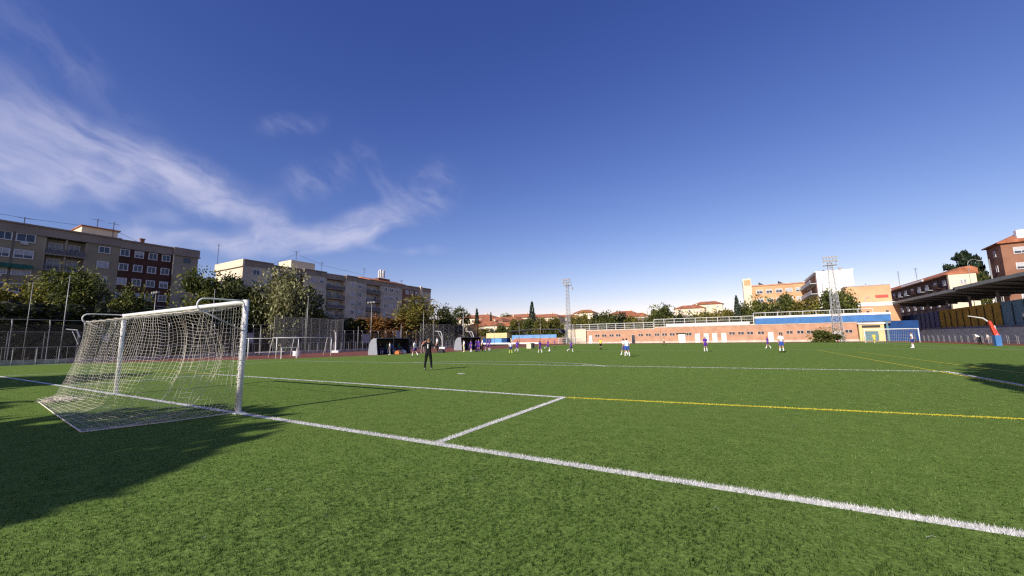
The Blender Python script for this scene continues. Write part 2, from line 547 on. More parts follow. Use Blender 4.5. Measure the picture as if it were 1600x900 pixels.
M_steel = mat('galvanised_steel', (0.42, 0.43, 0.44), 0.45, 0.12, 5, metal=0.4)
goal = make_goal('football_goal', (0, 0, 0), 'large white football goal with a sagging beige net on the near goal line', r=.054)
for sx in (-1, 1):
    x = sx * 3.72
    MB().box(x - .1, x + .1, -.1, .1, 0.0, 0.03).build('post_socket', M_white, goal)
# lashings of the net cord round the right post
M_cord = mat('net_cord', (0.74, 0.68, 0.57), 0.8, 0.1, 8)
ls = MB()
for i in range(24):
    z = 0.15 + i * 0.098
    a0 = random.uniform(0, 1)
    ls.tube([(3.72 + 0.075 * math.cos(a0 + t * 5.2), 0.075 * math.sin(a0 + t * 5.2) - 0.004, z + t * 0.05 * random.choice((-1, 1))) for t in [j / 7 for j in range(8)]], 0.005, 3)
ls.build('lashing', M_cord, goal)
NW, ZT = 3.66, 2.40
# the net: sheets of square mesh as polylines of cord, hanging and gathered
net = MB()


def grid_net(fn, nu, nv, r=0.0022, wob=0.006):
    P = [[fn(i / nu, j / nv) + Vector((random.gauss(0, wob), random.gauss(0, wob * .6), random.gauss(0, wob * .6))) for j in range(nv + 1)] for i in range(nu + 1)]
    for i in range(nu + 1): net.tube(P[i], r, 3, cap=False)
    for j in range(nv + 1): net.tube([P[i][j] for i in range(nu + 1)], r, 3, cap=False)
    return P


DEP = [1.0]


def prof(t, s=0.0):
    """back of the net from the top rope (t=0) to the ground rope (t=1): (y, z)"""
    z0 = ZT - 0.12
    if t < 0.80:
        k = t / 0.80
        return (-0.86 - 0.42 * k ** 2.0 - 0.12 * math.sin(PI * k) * s, z0 * (1 - k) + 0.16 * k + (0.05 * math.sin(PI * k)))
    k = (t - 0.80) / 0.20
    return (-1.28 - 0.92 * k * DEP[0], 0.16 * (1 - k) ** 2 + 0.02)


def xgather(u, t):
    """cord columns: even on the left, drawn together in folds towards the right"""
    x = -NW + 2 * NW * u
    g = max(0, (u - 0.55) / 0.45)
    x += 0.16 * math.sin(u * 26 + t * 3.5) * g * (0.5 + t) + 0.10 * math.sin(t * 6 + u * 9) * g
    return x


def back(u, t):
    DEP[0] = 0.35 + 0.75 * u
    y, z = prof(t, math.sin(u * 5))
    x = xgather(u, t)
    sag = 0.05 * math.sin(u * 2 * PI * 5) ** 2 * (1 - t)
    g = max(0, (u - 0.62) / 0.38)
    y += g * (0.35 * math.sin(t * PI) * (1 + math.sin(u * 40) * .5))
    z += -sag * 0.6 + g * 0.10 * math.sin(u * 31 + t * 5) * (1 - abs(2 * t - 1)) + 0.025 * math.sin(u * 23) * (1 - t)
    if t >= 1: z = 0.02
    x -= max(0, (t - .8) / .2) * .5 * u
    return Vector((x, y, max(z, 0.012)))


grid_net(back, 64, 35)
grid_net(lambda u, v: Vector((-NW + 2 * NW * u, -0.02 - 0.84 * v, ZT + 0.03 - 0.13 * v - 0.07 * math.sin(PI * v) - 0.03 * abs(math.sin(u * PI * 12)) * (v))), 64, 7)


def side(sx):
    def f(u, t):
        DEP[0] = 0.35 if sx < 0 else 1.1
        y, z = prof(t, 0)
        y = y * u
        zz = (ZT - 0.12 * u) * (1 - t) + z * t if t < .8 else z + (1 - u) * 0.0
        z2 = max(0.012, z + (1 - u) * (0.12 * (1 - t)))
        b = 0.10 * math.sin(PI * u) * math.sin(PI * min(1, t * 1.1))
        fold = (0.06 * math.sin(u * 22 + t * 4) if sx > 0 else 0.02 * math.sin(u * 15)) * math.sin(PI * t)
        return Vector((sx * (NW + 0.02) + (b * .6 + fold) * sx - (max(0, (t - .8) / .2) * .5 * u if sx > 0 else 0), y, z2))
    return f


grid_net(side(-1), 14, 32)
grid_net(side(1), 15, 32)
net.build('net', M_cord, goal, kind='stuff')
br = MB()
br.tube([(-NW, -1.6, 0.02), (-.3, -1.95, 0.02), (NW - .5, -2.29, 0.02)], 0.012, 5)
br.tube([(-NW, 0, 0.02), (-NW - .03, -.8, 0.03), (-NW, -1.6, 0.02)], 0.010, 5)
br.tube([(NW, 0, 0.02), (NW - .1, -1.2, 0.03), (NW - .5, -2.29, 0.02)], 0.010, 5)
br.tube([(-NW, -0.86, ZT - 0.12)] + [(-NW + 2 * NW * i / 24, -0.86, ZT - 0.13 - 0.02 * (i % 2)) for i in range(1, 24)] + [(NW, -0.86, ZT - 0.12)], 0.007, 5)
br.build('border_rope', M_cord, goal)
# a crumpled heap of spare net on the ground at the left back corner
hp = MB()
for i in range(60):
    c = Vector((-3.6 + random.uniform(0, .8), -1.5 + random.uniform(-.05, .45), 0.03))
    hp.tube([c + Vector((random.gauss(0, .14), random.gauss(0, .1), abs(random.gauss(0, .05)))) for _ in range(7)], 0.0045, 3, cap=False)
hp.build('gathered_net', M_cord, goal, kind='stuff')

# a few pale clippings lying on the turf
cp = MB()
for px, py in ((1064, 752), (510, 812), (740, 752), (700, 705), (860, 640), (1455, 846), (905, 760), (320, 846), (1240, 668), (1190, 610), (1330, 700), (600, 640), (1120, 800), (420, 770)):
    p = on_ground(px, py); a = random.uniform(0, 6); L = random.uniform(.02, .045)
    cp.tube([(p.x + math.cos(a) * L * u, p.y + math.sin(a) * L * u + .012 * math.sin(u * 3), .034 + .006 * math.cos(u * 2)) for u in (-1, -.4, .3, 1)], .0016, 4)
cp.build('turf_clippings', M_wfib, None, kind='stuff', label='pale loose fibres scattered on the near turf', category='clippings')

# ---------------------------------------------------------------- fences on the left
M_post = mat('fence_post', (0.30, 0.30, 0.31), 0.5, 0.15, 4, metal=0.3)
M_wire = mat('fence_wire', (0.05, 0.046, 0.048), 0.6, 0.1, 3, metal=0.2)
M_dark = mat('dark_metal', (0.035, 0.035, 0.04), 0.5, 0.2, 4)
M_kerb = mat('pale_kerb', (0.45, 0.42, 0.38), 0.9, 0.25, 1.5)


def fence(name, a, b, H, n, label, rails=(1.0,), crank=0.0, sp=0.15, wr=0.005, group=None, base=0.0, bars=0, mw=None, mp=None):
    a = Vector((a[0], a[1], 0)); b = Vector((b[0], b[1], 0)); L = (b - a).length
    t = thing(name, a, label, 'fence', group, math.atan2(b.y - a.y, b.x - a.x))
    pm = MB().tube([(0, 0, 0), (0, 0, H * 0.9), (0, crank, H)] if crank else [(0, 0, 0), (0, 0, H)], 0.035, 6).mesh('post', mp or M_post)
    for i in range(n + 1):
        link('post', pm, t, (L * i / n, 0, 0))
    for r in rails:
        MB().tube([(0, 0.0, H * r - 0.03), (L, 0.0, H * r - 0.03)], 0.022, 5).build('rail', mp or M_post, t)
    w = MB()
    h = H * (0.9 if crank else 1)
    if bars:
        for i in range(int(L / bars)):
            w.tube([(i * bars, 0.03, base), (i * bars, 0.03, h)], wr, 3, cap=False)
        w.build('bars', mw or M_wire, t, kind='stuff')
    else:
        for sg in (1, -1):
            x = -h
            while x < L:
                x0, x1 = x, x + h
                z0, z1 = (0, h) if sg > 0 else (h, 0)
                if x0 < 0: z0 = z0 + sg * (0 - x0); x0 = 0
                if x1 > L: z1 = z1 - sg * (x1 - L); x1 = L
                w.tube([(x0, 0.03, z0 + base), (x1, 0.03, z1 + base)], wr, 3, cap=False)
                x += sp
        w.build('wire_mesh', mw or M_wire, t, kind='stuff')
    return t


M_steelw = mat('cage_wire', (0.22, 0.22, 0.23), 0.5, 0.1, 3, metal=0.3)
fence('perimeter_fence', (-40, -12), (-40, 24.4), 3.9, 17, 'long grey chain link fence with cranked posts left of the running track', crank=0.25)
fence('ball_cage_fence', (-40, 24.8), (-40, 35.3), 5.0, 8, 'tall pale wire cage fence beside the basketball hoop below the apartment block', rails=(1.0, .86, .68, .5, .34), crank=0.0, sp=0.12, mw=M_steelw)
fence('ball_cage_fence', (-40, 35.35), (-52, 37.5), 5.0, 6, 'short return side of the tall wire cage leading back to the trees', rails=(1.0, .68), sp=0.12)
fence('perimeter_fence', (-40, 35.7), (-40, 52.3), 3.3, 10, 'middle stretch of grey fence running behind the left dugout', crank=0.2)
fence('ball_cage_fence', (-40, 52.7), (-40, 71.5), 4.8, 11, 'tall wire cage fence behind the right dugout below the round trees', rails=(1.0, .8, .5), sp=0.13, mw=M_steelw)
fence('court_fence', (-47, -10), (-47, 50), 3.0, 26, 'dull grey court fence standing behind the perimeter fence', rails=(1.0, .5), sp=0.16, wr=0.005)
# railing along the track, made of upright bars
fence('track_railing', (-38.2, -6), (-38.2, 71), 1.5, 60, 'low pale railing of upright bars at the outer edge of the track', rails=(1.0, .15), bars=0.6, wr=0.01, mw=M_post)
k = MB().box(-39.2, -38.9, -12, 72, -0.02, 0.42)
k.build('kerb_wall', M_kerb, None, label='low pale concrete kerb wall under the track railing', category='wall')
flat('court_pavement', [(-86, -60), (-39.3, -60), (-39.3, 98.5), (-86, 98.5)], 0.004, mat('court_asphalt', (0.04, 0.03, 0.03), 0.95, 0.3, 0.5))

# ---------------------------------------------------------------- lamp posts
M_pole = mat('lamp_pole_grey', (0.30, 0.30, 0.29), 0.5, 0.12, 3, metal=0.3)


def lamp(px, ptop, dep, label, head='t', r=0.07, group='slim floodlight posts along the left side of the track', rot=0):
    p = at(px, ptop, dep)
    H = p.z
    t = thing('lamp_post', (p.x, p.y, 0), label, 'lamp post', group, rot)
    MB().tube([(0, 0, 0), (0, 0, H * .5), (0, 0, H)], [r, r * .8, r * .55], 8).build('pole', M_pole, t, True)
    MB().box(-.16, .16, -.16, .16, 0, .05).build('base_plate', M_dark, t)
    if head == 't':
        MB().tube([(-0.8, 0, H), (0.8, 0, H)], 0.035, 6).build('crossarm', M_pole, t)
        me = MB().box(-.22, .22, -.18, .12, -.16, .1).mesh('floodlight', M_pole)
        for x in (-.7, 0, .7): link('floodlight', me, t, (x, -.05, H + .08))
    elif head == 'c':
        pts = [(0.9 - 0.9 * math.cos(a), 0, H + 0.9 * math.sin(a)) for a in [PI * i / 8 for i in range(0, 7)]]
        MB().tube(pts, 0.04, 6).build('curved_arm', M_pole, t)
        e = pts[-1]
        MB().box(e[0] - .1, e[0] + .5, -.14, .14, e[2] - .12, e[2] + .02).build('lantern', M_pole, t)
    elif head == 's':
        MB().box(-.14, .14, -.14, .14, H, H + .28).build('lantern', M_dark, t)
    return t


for a in [(52, 441, 40, 'tall bare lamp post nearest the left edge of the photo', 'n', .04),
          (110, 430, 41, 'tall bare post rising in front of the broad round tree', 'n', .06),
          (16, 472, 44, 'short dark lamp post in the leftmost trees', 's', .05),
          (244, 458, 50, 'lamp post with T-shaped head below the dark brick facade', 't', .07),
          (336, 452, 47, 'thin post rising behind the near end of the football goal', 'n', .06),
          (380, 474, 50, 'thin post just right of the near white goalpost', 'n', .06),
          (408, 508, 49, 'short stub post left of the wire cage fence', 'n', .07),
          (482, 462, 58, 'lamp post with angled head in front of the pale windblown tree', 's', .07),
          (479, 482, 57, 'thin grey post close beside the angled lamp post', 'n', .05),
          (581, 473, 68, 'lamp post with small head in front of the orange shrub', 't', .07),
          (627, 506, 66, 'post between the left dugout and the keeper', 'n', .07),
          (560, 510, 62, 'short post left of the first dugout', 'n', .06),
          (662, 486, 74, 'lamp post among the round green trees behind the keeper', 'n', .07),
          (678, 497, 76, 'second lamp post close behind the keeper', 't', .06),
          (724, 488, 82, 'lamp post above the right dugout', 't', .10),
          (772, 505, 90, 'thin post beside the yellow kiosk wall', 'n', .06),
          (811, 503, 100, 'thin post behind the blue stand on its left', 'n', .06),
          (844, 500, 100, 'thin post behind the middle of the blue stand', 'n', .06)]:
    lamp(a[0], a[1], a[2], a[3], a[4], a[5])

# ---------------------------------------------------------------- apartment blocks on the left
M_beige = mat('beige_render', (0.30, 0.26, 0.175), 0.9, 0.14, 0.35, 0.1, 20)
M_beige2 = mat('pale_render', (0.35, 0.31, 0.235), 0.9, 0.14, 0.35, 0.1, 20)
M_brick = mat('dark_red_brick', (0.085, 0.040, 0.027), 0.9, 0.22, 0.5, 0.2, 25)
M_brick2 = mat('brown_brick', (0.22, 0.11, 0.07), 0.9, 0.22, 0.5, 0.2, 25)
M_par = mat('parapet_render', (0.30, 0.25, 0.205), 0.9, 0.14, 0.3)
M_glass = mat('window_glass', (0.03, 0.045, 0.07), 0.12, 0.35, 0.8, spec=0.6)
M_frame = mat('white_window_frame', (0.62, 0.62, 0.62), 0.6, 0.08, 2)
M_shut = mat('roller_shutter', (0.44, 0.45, 0.47), 0.7, 0.12, 1.2)
M_rail = mat('balcony_railing', (0.16, 0.16, 0.17), 0.6, 0.2, 2)
M_awn = mat('green_awning', (0.03, 0.13, 0.08), 0.8, 0.2, 2)
M_tile = mat('terracotta_tiles', (0.40, 0.15, 0.075), 0.85, 0.3, 0.6, 0.5, 8)
M_cream = mat('cream_render', (0.70, 0.60, 0.44), 0.9, 0.08, 0.4)
M_ac = mat('cooler_casing', (0.5, 0.5, 0.5), 0.6, 0.1, 3)

WM = {}


def win_mesh(w, h):
    """window facing +X, centred: frame ring, pane, mullion, shutter halves; shared between alike windows"""
    k = (round(w, 2), round(h, 2))
    if k in WM: return WM[k]
    t = 0.14
    fr = MB().box(-.03, .1, -w / 2 - t, w / 2 + t, h / 2, h / 2 + t).box(-.03, .14, -w / 2 - t - .03, w / 2 + t + .03, -h / 2 - t, -h / 2)
    fr.box(-.03, .1, -w / 2 - t, -w / 2, -h / 2, h / 2).box(-.03, .1, w / 2, w / 2 + t, -h / 2, h / 2).box(-.03, .07, -.04, .04, -h / 2, h / 2)
    pn = MB().box(-.02, .03, -w / 2, w / 2, -h / 2, h / 2)
    sh = []
    for q in (.35, .62, .93):
        b = MB()
        z = h / 2
        nsl = 6
        for i in range(int(nsl * q) + 1):
            z1 = h / 2 - h * q * i / (int(nsl * q) + 1); z0 = h / 2 - h * q * (i + 1) / (int(nsl * q) + 1)
            b.box(.035, .06 + .008 * (i % 2), -w / 2 + .01, w / 2 - .01, z0, z1 - .012)
        sh.append(b.mesh('shutter', M_shut))
    WM[k] = (fr.mesh('frame', M_frame), pn.mesh('pane', M_glass), sh)
    return WM[k]


def window(par, x, y, z, w, h, shut=None, rz=0, fm=True):
    a = win_mesh(w, h)
    o = link('window', a[0], par, (x, y, z), rz)
    link('pane', a[1], o)
    if shut is None: shut = random.choice((0, 0, 1, 2, 3, 3))
    if shut: link('shutter', a[2][shut - 1], o)
    return o


def antenna(x, y, z, h, label, kind=0):
    t = thing('roof_antenna', (x, y, z), label, 'antenna', 'aerials on the roofs')
    MB().tube([(0, 0, 0), (0, 0, h)], 0.05, 5).build('mast', M_dark, t)
    b = MB()
    for i in range(4 if kind == 0 else 7):
        zz = h * (.95 - .1 * i)
        b.tube([(-.6 + .06 * i, 0, zz), (.6 - .06 * i, 0, zz)], 0.025, 4)
    b.tube([(0, -.9, h * .9), (0, .9, h * .9)], 0.03, 4)
    b.build('aerial', M_dark, t)


FL = 2.85
X1 = -90.0


def bay(par, y0, y1, zt, zb, n, mw, dep=1.5, split=True):
    """a recessed stack of balconies: back wall, slabs, railings, doors, dividing post"""
    fh = (zt - zb) / n
    MB().box(X1 - dep - .3, X1 - dep, y0, y1, zb, zt).build('recess_wall', mw, par)
    MB().box(X1 - dep, X1 - .002, y0 - .003, y0 + .2, zb, zt).box(X1 - dep, X1 - .002, y1 - .2, y1 + .003, zb, zt).build('recess_cheek', mw, par)
    for i in range(n):
        z = zb + i * fh
        MB().box(X1 - dep, X1 + .25, y0 + .2, y1 - .2, z - .12, z + .1).build('balcony_slab', M_par, par)
        rl = MB().box(X1 + .16, X1 + .22, y0 + .2, y1 - .2, z + 1.0, z + 1.07)
        q = y0 + .25
        if i % 2:
            rl.box(X1 + .15, X1 + .2, y0 + .25, y1 - .25, z + .1, z + .85)
        while q < y1 - .2:
            rl.box(X1 + .17, X1 + .2, q, q + .03, z + .1, z + 1.0); q += .16
        rl.build('balcony_railing', M_rail, par)
        for yy, ww in ((y0 + (y1 - y0) * .3, 1.5), (y0 + (y1 - y0) * .74, 1.2)):
            window(par, X1 - dep + .02, yy, z + 1.25, ww, 1.9, random.choice((0, 1, 2, 3)))
    if split:
        MB().box(X1 - .5, X1 - .1, (y0 + y1) / 2 - .12, (y0 + y1) / 2 + .12, zb, zt).build('balcony_post', M_beige2, par)


def cornice(par, y0, y1, zt, m=None, h=1.6, out=0.35):
    MB().box(X1 - .2, X1 + .1, y0, y1, zt - h, zt - .25).box(X1 - .3, X1 + out, y0 - .05, y1 + .05, zt - .25, zt).box(X1 - .1, X1 + .28, y0, y1, zt - h - .12, zt - h).build('parapet', m or M_par, par)


D = 13
blk = thing('apartment_block', (X1, 8, 0), 'long beige and dark brick apartment block with balconies behind the left trees', 'building')
blk.location = (0, 0, 0)
TOP = 22.2
segs = [(-40, 12.4, M_beige, 0), (17.6, 22.0, M_beige, 0), (22.0, 30.4, M_brick, -.05), (30.4, 34.7, M_beige2, .35)]
for y0, y1, m_, ex in segs:
    MB().box(X1 - D, X1 + ex, y0, y1, 0, TOP - 1.6).build('wall', m_, blk)
MB().box(X1 - D, X1 - 1.8, 12.4, 17.6, 0, TOP - 1.6).build('wall', M_beige, blk)
MB().box(X1 - D, X1 - .2, -40, 34.65, TOP - 1.6, TOP - .5).build('roof', M_par, blk)
bay(blk, 12.4, 17.6, TOP - 1.8, TOP - 1.8 - 6 * FL, 6, M_beige2)
MB().box(X1 - 1.5, X1 - .01, 12.4, 17.6, 0, TOP - 1.8 - 6 * FL).build('wall', M_beige, blk)
cornice(blk, -40, 22.0, TOP + .05)
cornice(blk, 22.0, 30.4, TOP - .1)
MB().box(X1 + .05, X1 + .5, 30.3, 34.9, TOP - 1.6, TOP).box(X1 - D, X1 + .7, 30.25, 35.05, TOP - 1.75, TOP - 1.6).box(X1 - D, X1 + .05, 34.6, 34.9, TOP - 1.6, TOP).build('parapet', M_par, blk)
MB().box(X1 + .35, X1 + .5, 30.2, 30.4, TOP - 6, TOP - 1.75).build('corner_trim', M_cream, blk)
for r_i in range(7):
    z = 19.55 - r_i * 2.84
    for y in (22.75, 24.9, 27.05, 29.2):
        window(blk, X1 - .04, y, z, 1.15, 1.15, random.choice((0, 0, 0, 1, 2, 3)))
    window(blk, X1 + .01, 19.85, z, 1.35, 1.05)
    if r_i in (0, 2, 3, 5): 
        MB().box(X1 + .3, X1 + .42, 32.1, 33.3, z - .5, z + .5).build('dark_opening', M_glass, blk)
    for y, w in ((10.3, 1.9), (8.05, 1.35), (4.6, 1.35), (2.2, 1.9), (-1.5, 1.35), (-6, 1.9), (-9, 1.35)):
        window(blk, X1 + .01, y, z + .25, w, 1.2, [0, 2, 3][(r_i + int(y * 3)) % 3])
        if (r_i + int(y)) % 3 == 1:
            MB().box(X1, X1 + .4, y - .5, y + .3, z - .95, z - .5).build('air_conditioner', M_ac, blk)
for y, z in ((10.3, 14.5), (8.05, 14.5), (4.6, 17.3)):
    MB().poly([(X1 + .1, y - 1.1, z + .75), (X1 + .1, y - 1.1, z + .2), (X1 + .9, y - 1.1, z - .05), (X1 + .9, y - 1.1, z + .02)], (0, 2.2, 0)).build('awning', M_awn, blk)
MB().box(X1, X1 + .12, 9.0, 9.12, 8, TOP - 1.6).build('drainpipe', M_rail, blk)
MB().box(X1, X1 + .5, -40, 34.9, 9.2, 9.45).build('string_course', M_par, blk)
# roof-top structures
MB().box(X1 - 9, X1 - 3, 17.2, 22.2, TOP - .5, TOP + 1.9).build('penthouse', M_cream, blk)
MB().box(X1 - 9.4, X1 - 2.6, 17.0, 22.5, TOP + 1.9, TOP + 2.1).build('penthouse_roof', M_tile, blk)
ch = MB().box(X1 - 3, X1 - 2.4, 25.6, 26.2, TOP - .5, TOP + 1.1).box(X1 - 3.1, X1 - 2.3, 25.5, 26.3, TOP + 1.1, TOP + 1.25)
ch.build('chimney', M_brick2, blk)
antenna(X1 - 3, 21.5, TOP - .5, 4.3, 'forked mast beside the penthouse on the first apartment block', 1)
antenna(X1 - 3, 10.3, TOP - .5, 2.3, 'small leaning aerial at the left end of the beige roof')
antenna(X1 - 3, 19.2, TOP + 1.9, 1.9, 'thin aerial on the penthouse roof')
MB().tube([(X1 - 3, -30, TOP + 2.4), (X1 - 3, -10, TOP + 1.8), (X1 - 3, 10.3, TOP + 1.6), (X1 - 3, 21.5, TOP + 2.2), (X1 - 3, 26, TOP + .2)], 0.03, 4).build('roof_cable', M_dark, None, label='dark cable strung along the roof of the first apartment block', category='cable')

M_pb = mat('light_grey_render', (0.46, 0.42, 0.35), 0.9, 0.14, 0.35, 0.1, 20)
M_pb2 = mat('light_cream_render', (0.52, 0.47, 0.37), 0.9, 0.14, 0.35, 0.1, 20)
b2 = thing('apartment_block', (0, 0, 0), 'receding pale apartment block with recessed balconies behind the centre-left trees', 'building')
T2 = 21.9
seg2 = [(44, 51.0, M_pb2, .3, T2), (51.0, 59.5, M_brick, 0, T2 - .3), (59.5, 66.4, M_pb2, 0, T2), (72.9, 76.9, M_pb2, .3, T2 - .1), (76.9, 80.7, M_pb, 0, T2 - .3), (87, 96.5, M_pb, 0, T2 - .3), (96.5, 105.5, M_brick2, 0, T2 - .4), (105.5, 111.4, M_pb2, .2, T2 - .4)]
for y0, y1, m_, ex, tz in seg2:
    MB().box(X1 - D, X1 + ex, y0, y1, 0, tz - 1.5).build('wall', m_, b2)
    MB().box(X1 - D, X1 + ex + .12, y0 + .004, y1 - .004, tz - 1.5, tz - .25).box(X1 - D, X1 + ex + .4, y0 + .002, y1 - .002, tz - .25, tz).build('parapet', M_par, b2)
for (y0, y1) in ((66.4, 72.9), (80.7, 87)):
    MB().box(X1 - D, X1 - 1.8, y0, y1, 0, T2 - 1.6).build('wall', M_pb, b2)
    bay(b2, y0, y1, T2 - 1.9, T2 - 1.9 - 6 * FL, 6, M_pb2, split=False)
    MB().box(X1 - D, X1 + .1, y0, y1, T2 - 1.9, T2 - .3).build('parapet', M_par, b2)
    MB().box(X1 - 1.5, X1 - .01, y0, y1, 0, T2 - 1.9 - 6 * FL).build('wall', M_pb, b2)
for r_i in range(6):
    z = 19.0 - r_i * 2.84
    for y, w, e in ((47, 1.5, .3), (53, 1.15, 0), (55.2, 1.15, 0), (57.5, 1.15, 0), (62.3, 1.2, 0), (65, 1.0, 0), (75.4, 1.3, .3), (78.3, 1.2, 0), (88.8, 1.2, 0), (91.4, 1.5, 0), (94, 1.2, 0), (98.9, 1.2, 0), (101.2, 1.4, 0), (103.9, 1.2, 0)):
        window(b2, X1 + e + .01, y, z, w, 1.15)
    for xx in (-91.8, -94.5, -98.5):
        window(b2, xx, 43.99, z, 1.1, 1.1, rz=-PI / 2)
MB().box(X1 - .1, X1 + .7, 105.3, 106.2, 8, T2 - .1).build('corner_trim', M_cream, b2)
MB().box(X1 - D - .2, X1 + .75, 43.6, 44, T2 - 1.6, T2).box(X1 - D - .3, X1 + .8, 43.5, 44, T2 - 1.8, T2 - 1.6).build('parapet', M_cream, b2)
MB().box(X1 - D, X1 + .3, 43.9, 44, 0, T2 - 1.8).build('end_wall', M_cream, b2)
MB().box(X1 - 8, X1 - 2, 57, 64, T2 - .3, T2 + 2.3).build('penthouse', M_cream, b2)
MB().box(X1 - 5, X1 - 2, 87.5, 92.5, T2 - .4, T2 + 1.2).build('roof_room', M_brick2, b2)
for y, z0, y1, z1 in ((82, 0, 98, 0),):
    MB().poly([(X1 + .5, y, T2 - .3), (X1 - 5, y, T2 + 1.2), (X1 - 10, y, T2 - .3)], (0, y1 - y, 0)).build('tiled_roof', M_tile, b2)
ms = thing('telecom_mast', (X1 - 3.5, 90, T2 + 1.2), 'cluster of white telecom antennas on the second apartment block roof', 'antenna')
for i in range(6):
    an = i * PI / 3
    MB().box(math.cos(an) * .9 - .18, math.cos(an) * .9 + .18, math.sin(an) * .9 - .18, math.sin(an) * .9 + .18, .4, 2.9 + (i % 2) * .4).build('antenna_panel', M_frame, ms)
MB().tube([(0, 0, 0), (0, 0, 3.2)], .12, 6).build('mast', M_steel, ms)
antenna(X1 - 4, 59.5, T2 + 2.3, 3.2, 'forked aerial on the roof room above the pale windblown tree', 1)
antenna(X1 - 4, 67.5, T2 - .3, 4.0, 'tall thin aerial over the balconies of the second block')
antenna(X1 - 11, 43.2, T2 - .3, 5.6, 'tall mast at the near end of the second block', 1)
antenna(X1 - 4, 83, T2 - .3, 4.4, 'thin aerial left of the white telecom antennas')
antenna(X1 - 4, 100, T2 - .3, 2.4, 'short aerial right of the white telecom antennas')
MB().tube([(X1 - 4, 52, T2 + .1), (X1 - 4, 59.5, T2 + 4.6), (X1 - 4, 67.5, T2 + 2.7), (X1 - 4, 83, T2 + 1.7)], 0.03, 4).build('roof_cable', M_dark, None, label='dark cable sagging between aerials on the second apartment block', category='cable')

# ---------------------------------------------------------------- trees
def leafmat(name, dark, light, hi):
    return mat(name, (1, 1, 1), 0.6, 0.15, 1.5, attr=[(0, dark), (0.55, light), (1, hi)], trans=0.25, spec=0.25)


M_leaf = {
    'green': leafmat('leaf_green', (0.03, 0.045, 0.010), (0.115, 0.135, 0.030), (0.27, 0.26, 0.07)),
    'yellow': leafmat('leaf_yellow_green', (0.05, 0.055, 0.012), (0.20, 0.18, 0.035), (0.40, 0.32, 0.07)),
    'dark': leafmat('leaf_dark', (0.014, 0.022, 0.007), (0.045, 0.058, 0.016), (0.12, 0.125, 0.035)),
    'pale': leafmat('leaf_pale', (0.07, 0.08, 0.03), (0.24, 0.24, 0.11), (0.55, 0.52, 0.30)),
    'orange': leafmat('leaf_orange', (0.07, 0.04, 0.015), (0.24, 0.10, 0.025), (0.32, 0.20, 0.04)),
    'hedge': leafmat('leaf_hedge', (0.005, 0.009, 0.003), (0.018, 0.024, 0.008), (0.05, 0.055, 0.018)),
    'conifer': leafmat('leaf_conifer', (0.012, 0.028, 0.014), (0.03, 0.055, 0.028), (0.06, 0.09, 0.05))}
M_bark = mat('bark', (0.13, 0.09, 0.065), 0.95, 0.3, 6, 0.5, 20)


def leaves(C, s, up=0.0, droop=0.0):
    """rhombus leaf clumps at C (n,3) with sizes s"""
    n = len(C)
    a = rng.normal(0, 1, (n, 3)); a[:, 2] = a[:, 2] * (1 - up) - droop * 2; a /= np.linalg.norm(a, axis=1)[:, None]
    b = rng.normal(0, 1, (n, 3)); b -= (b * a).sum(1)[:, None] * a; b /= np.linalg.norm(b, axis=1)[:, None]
    s = s[:, None]
    V = np.empty((n, 4, 3))
    V[:, 0] = C - a * s; V[:, 1] = C + b * s * .5; V[:, 2] = C + a * s; V[:, 3] = C - b * s * .5
    return V


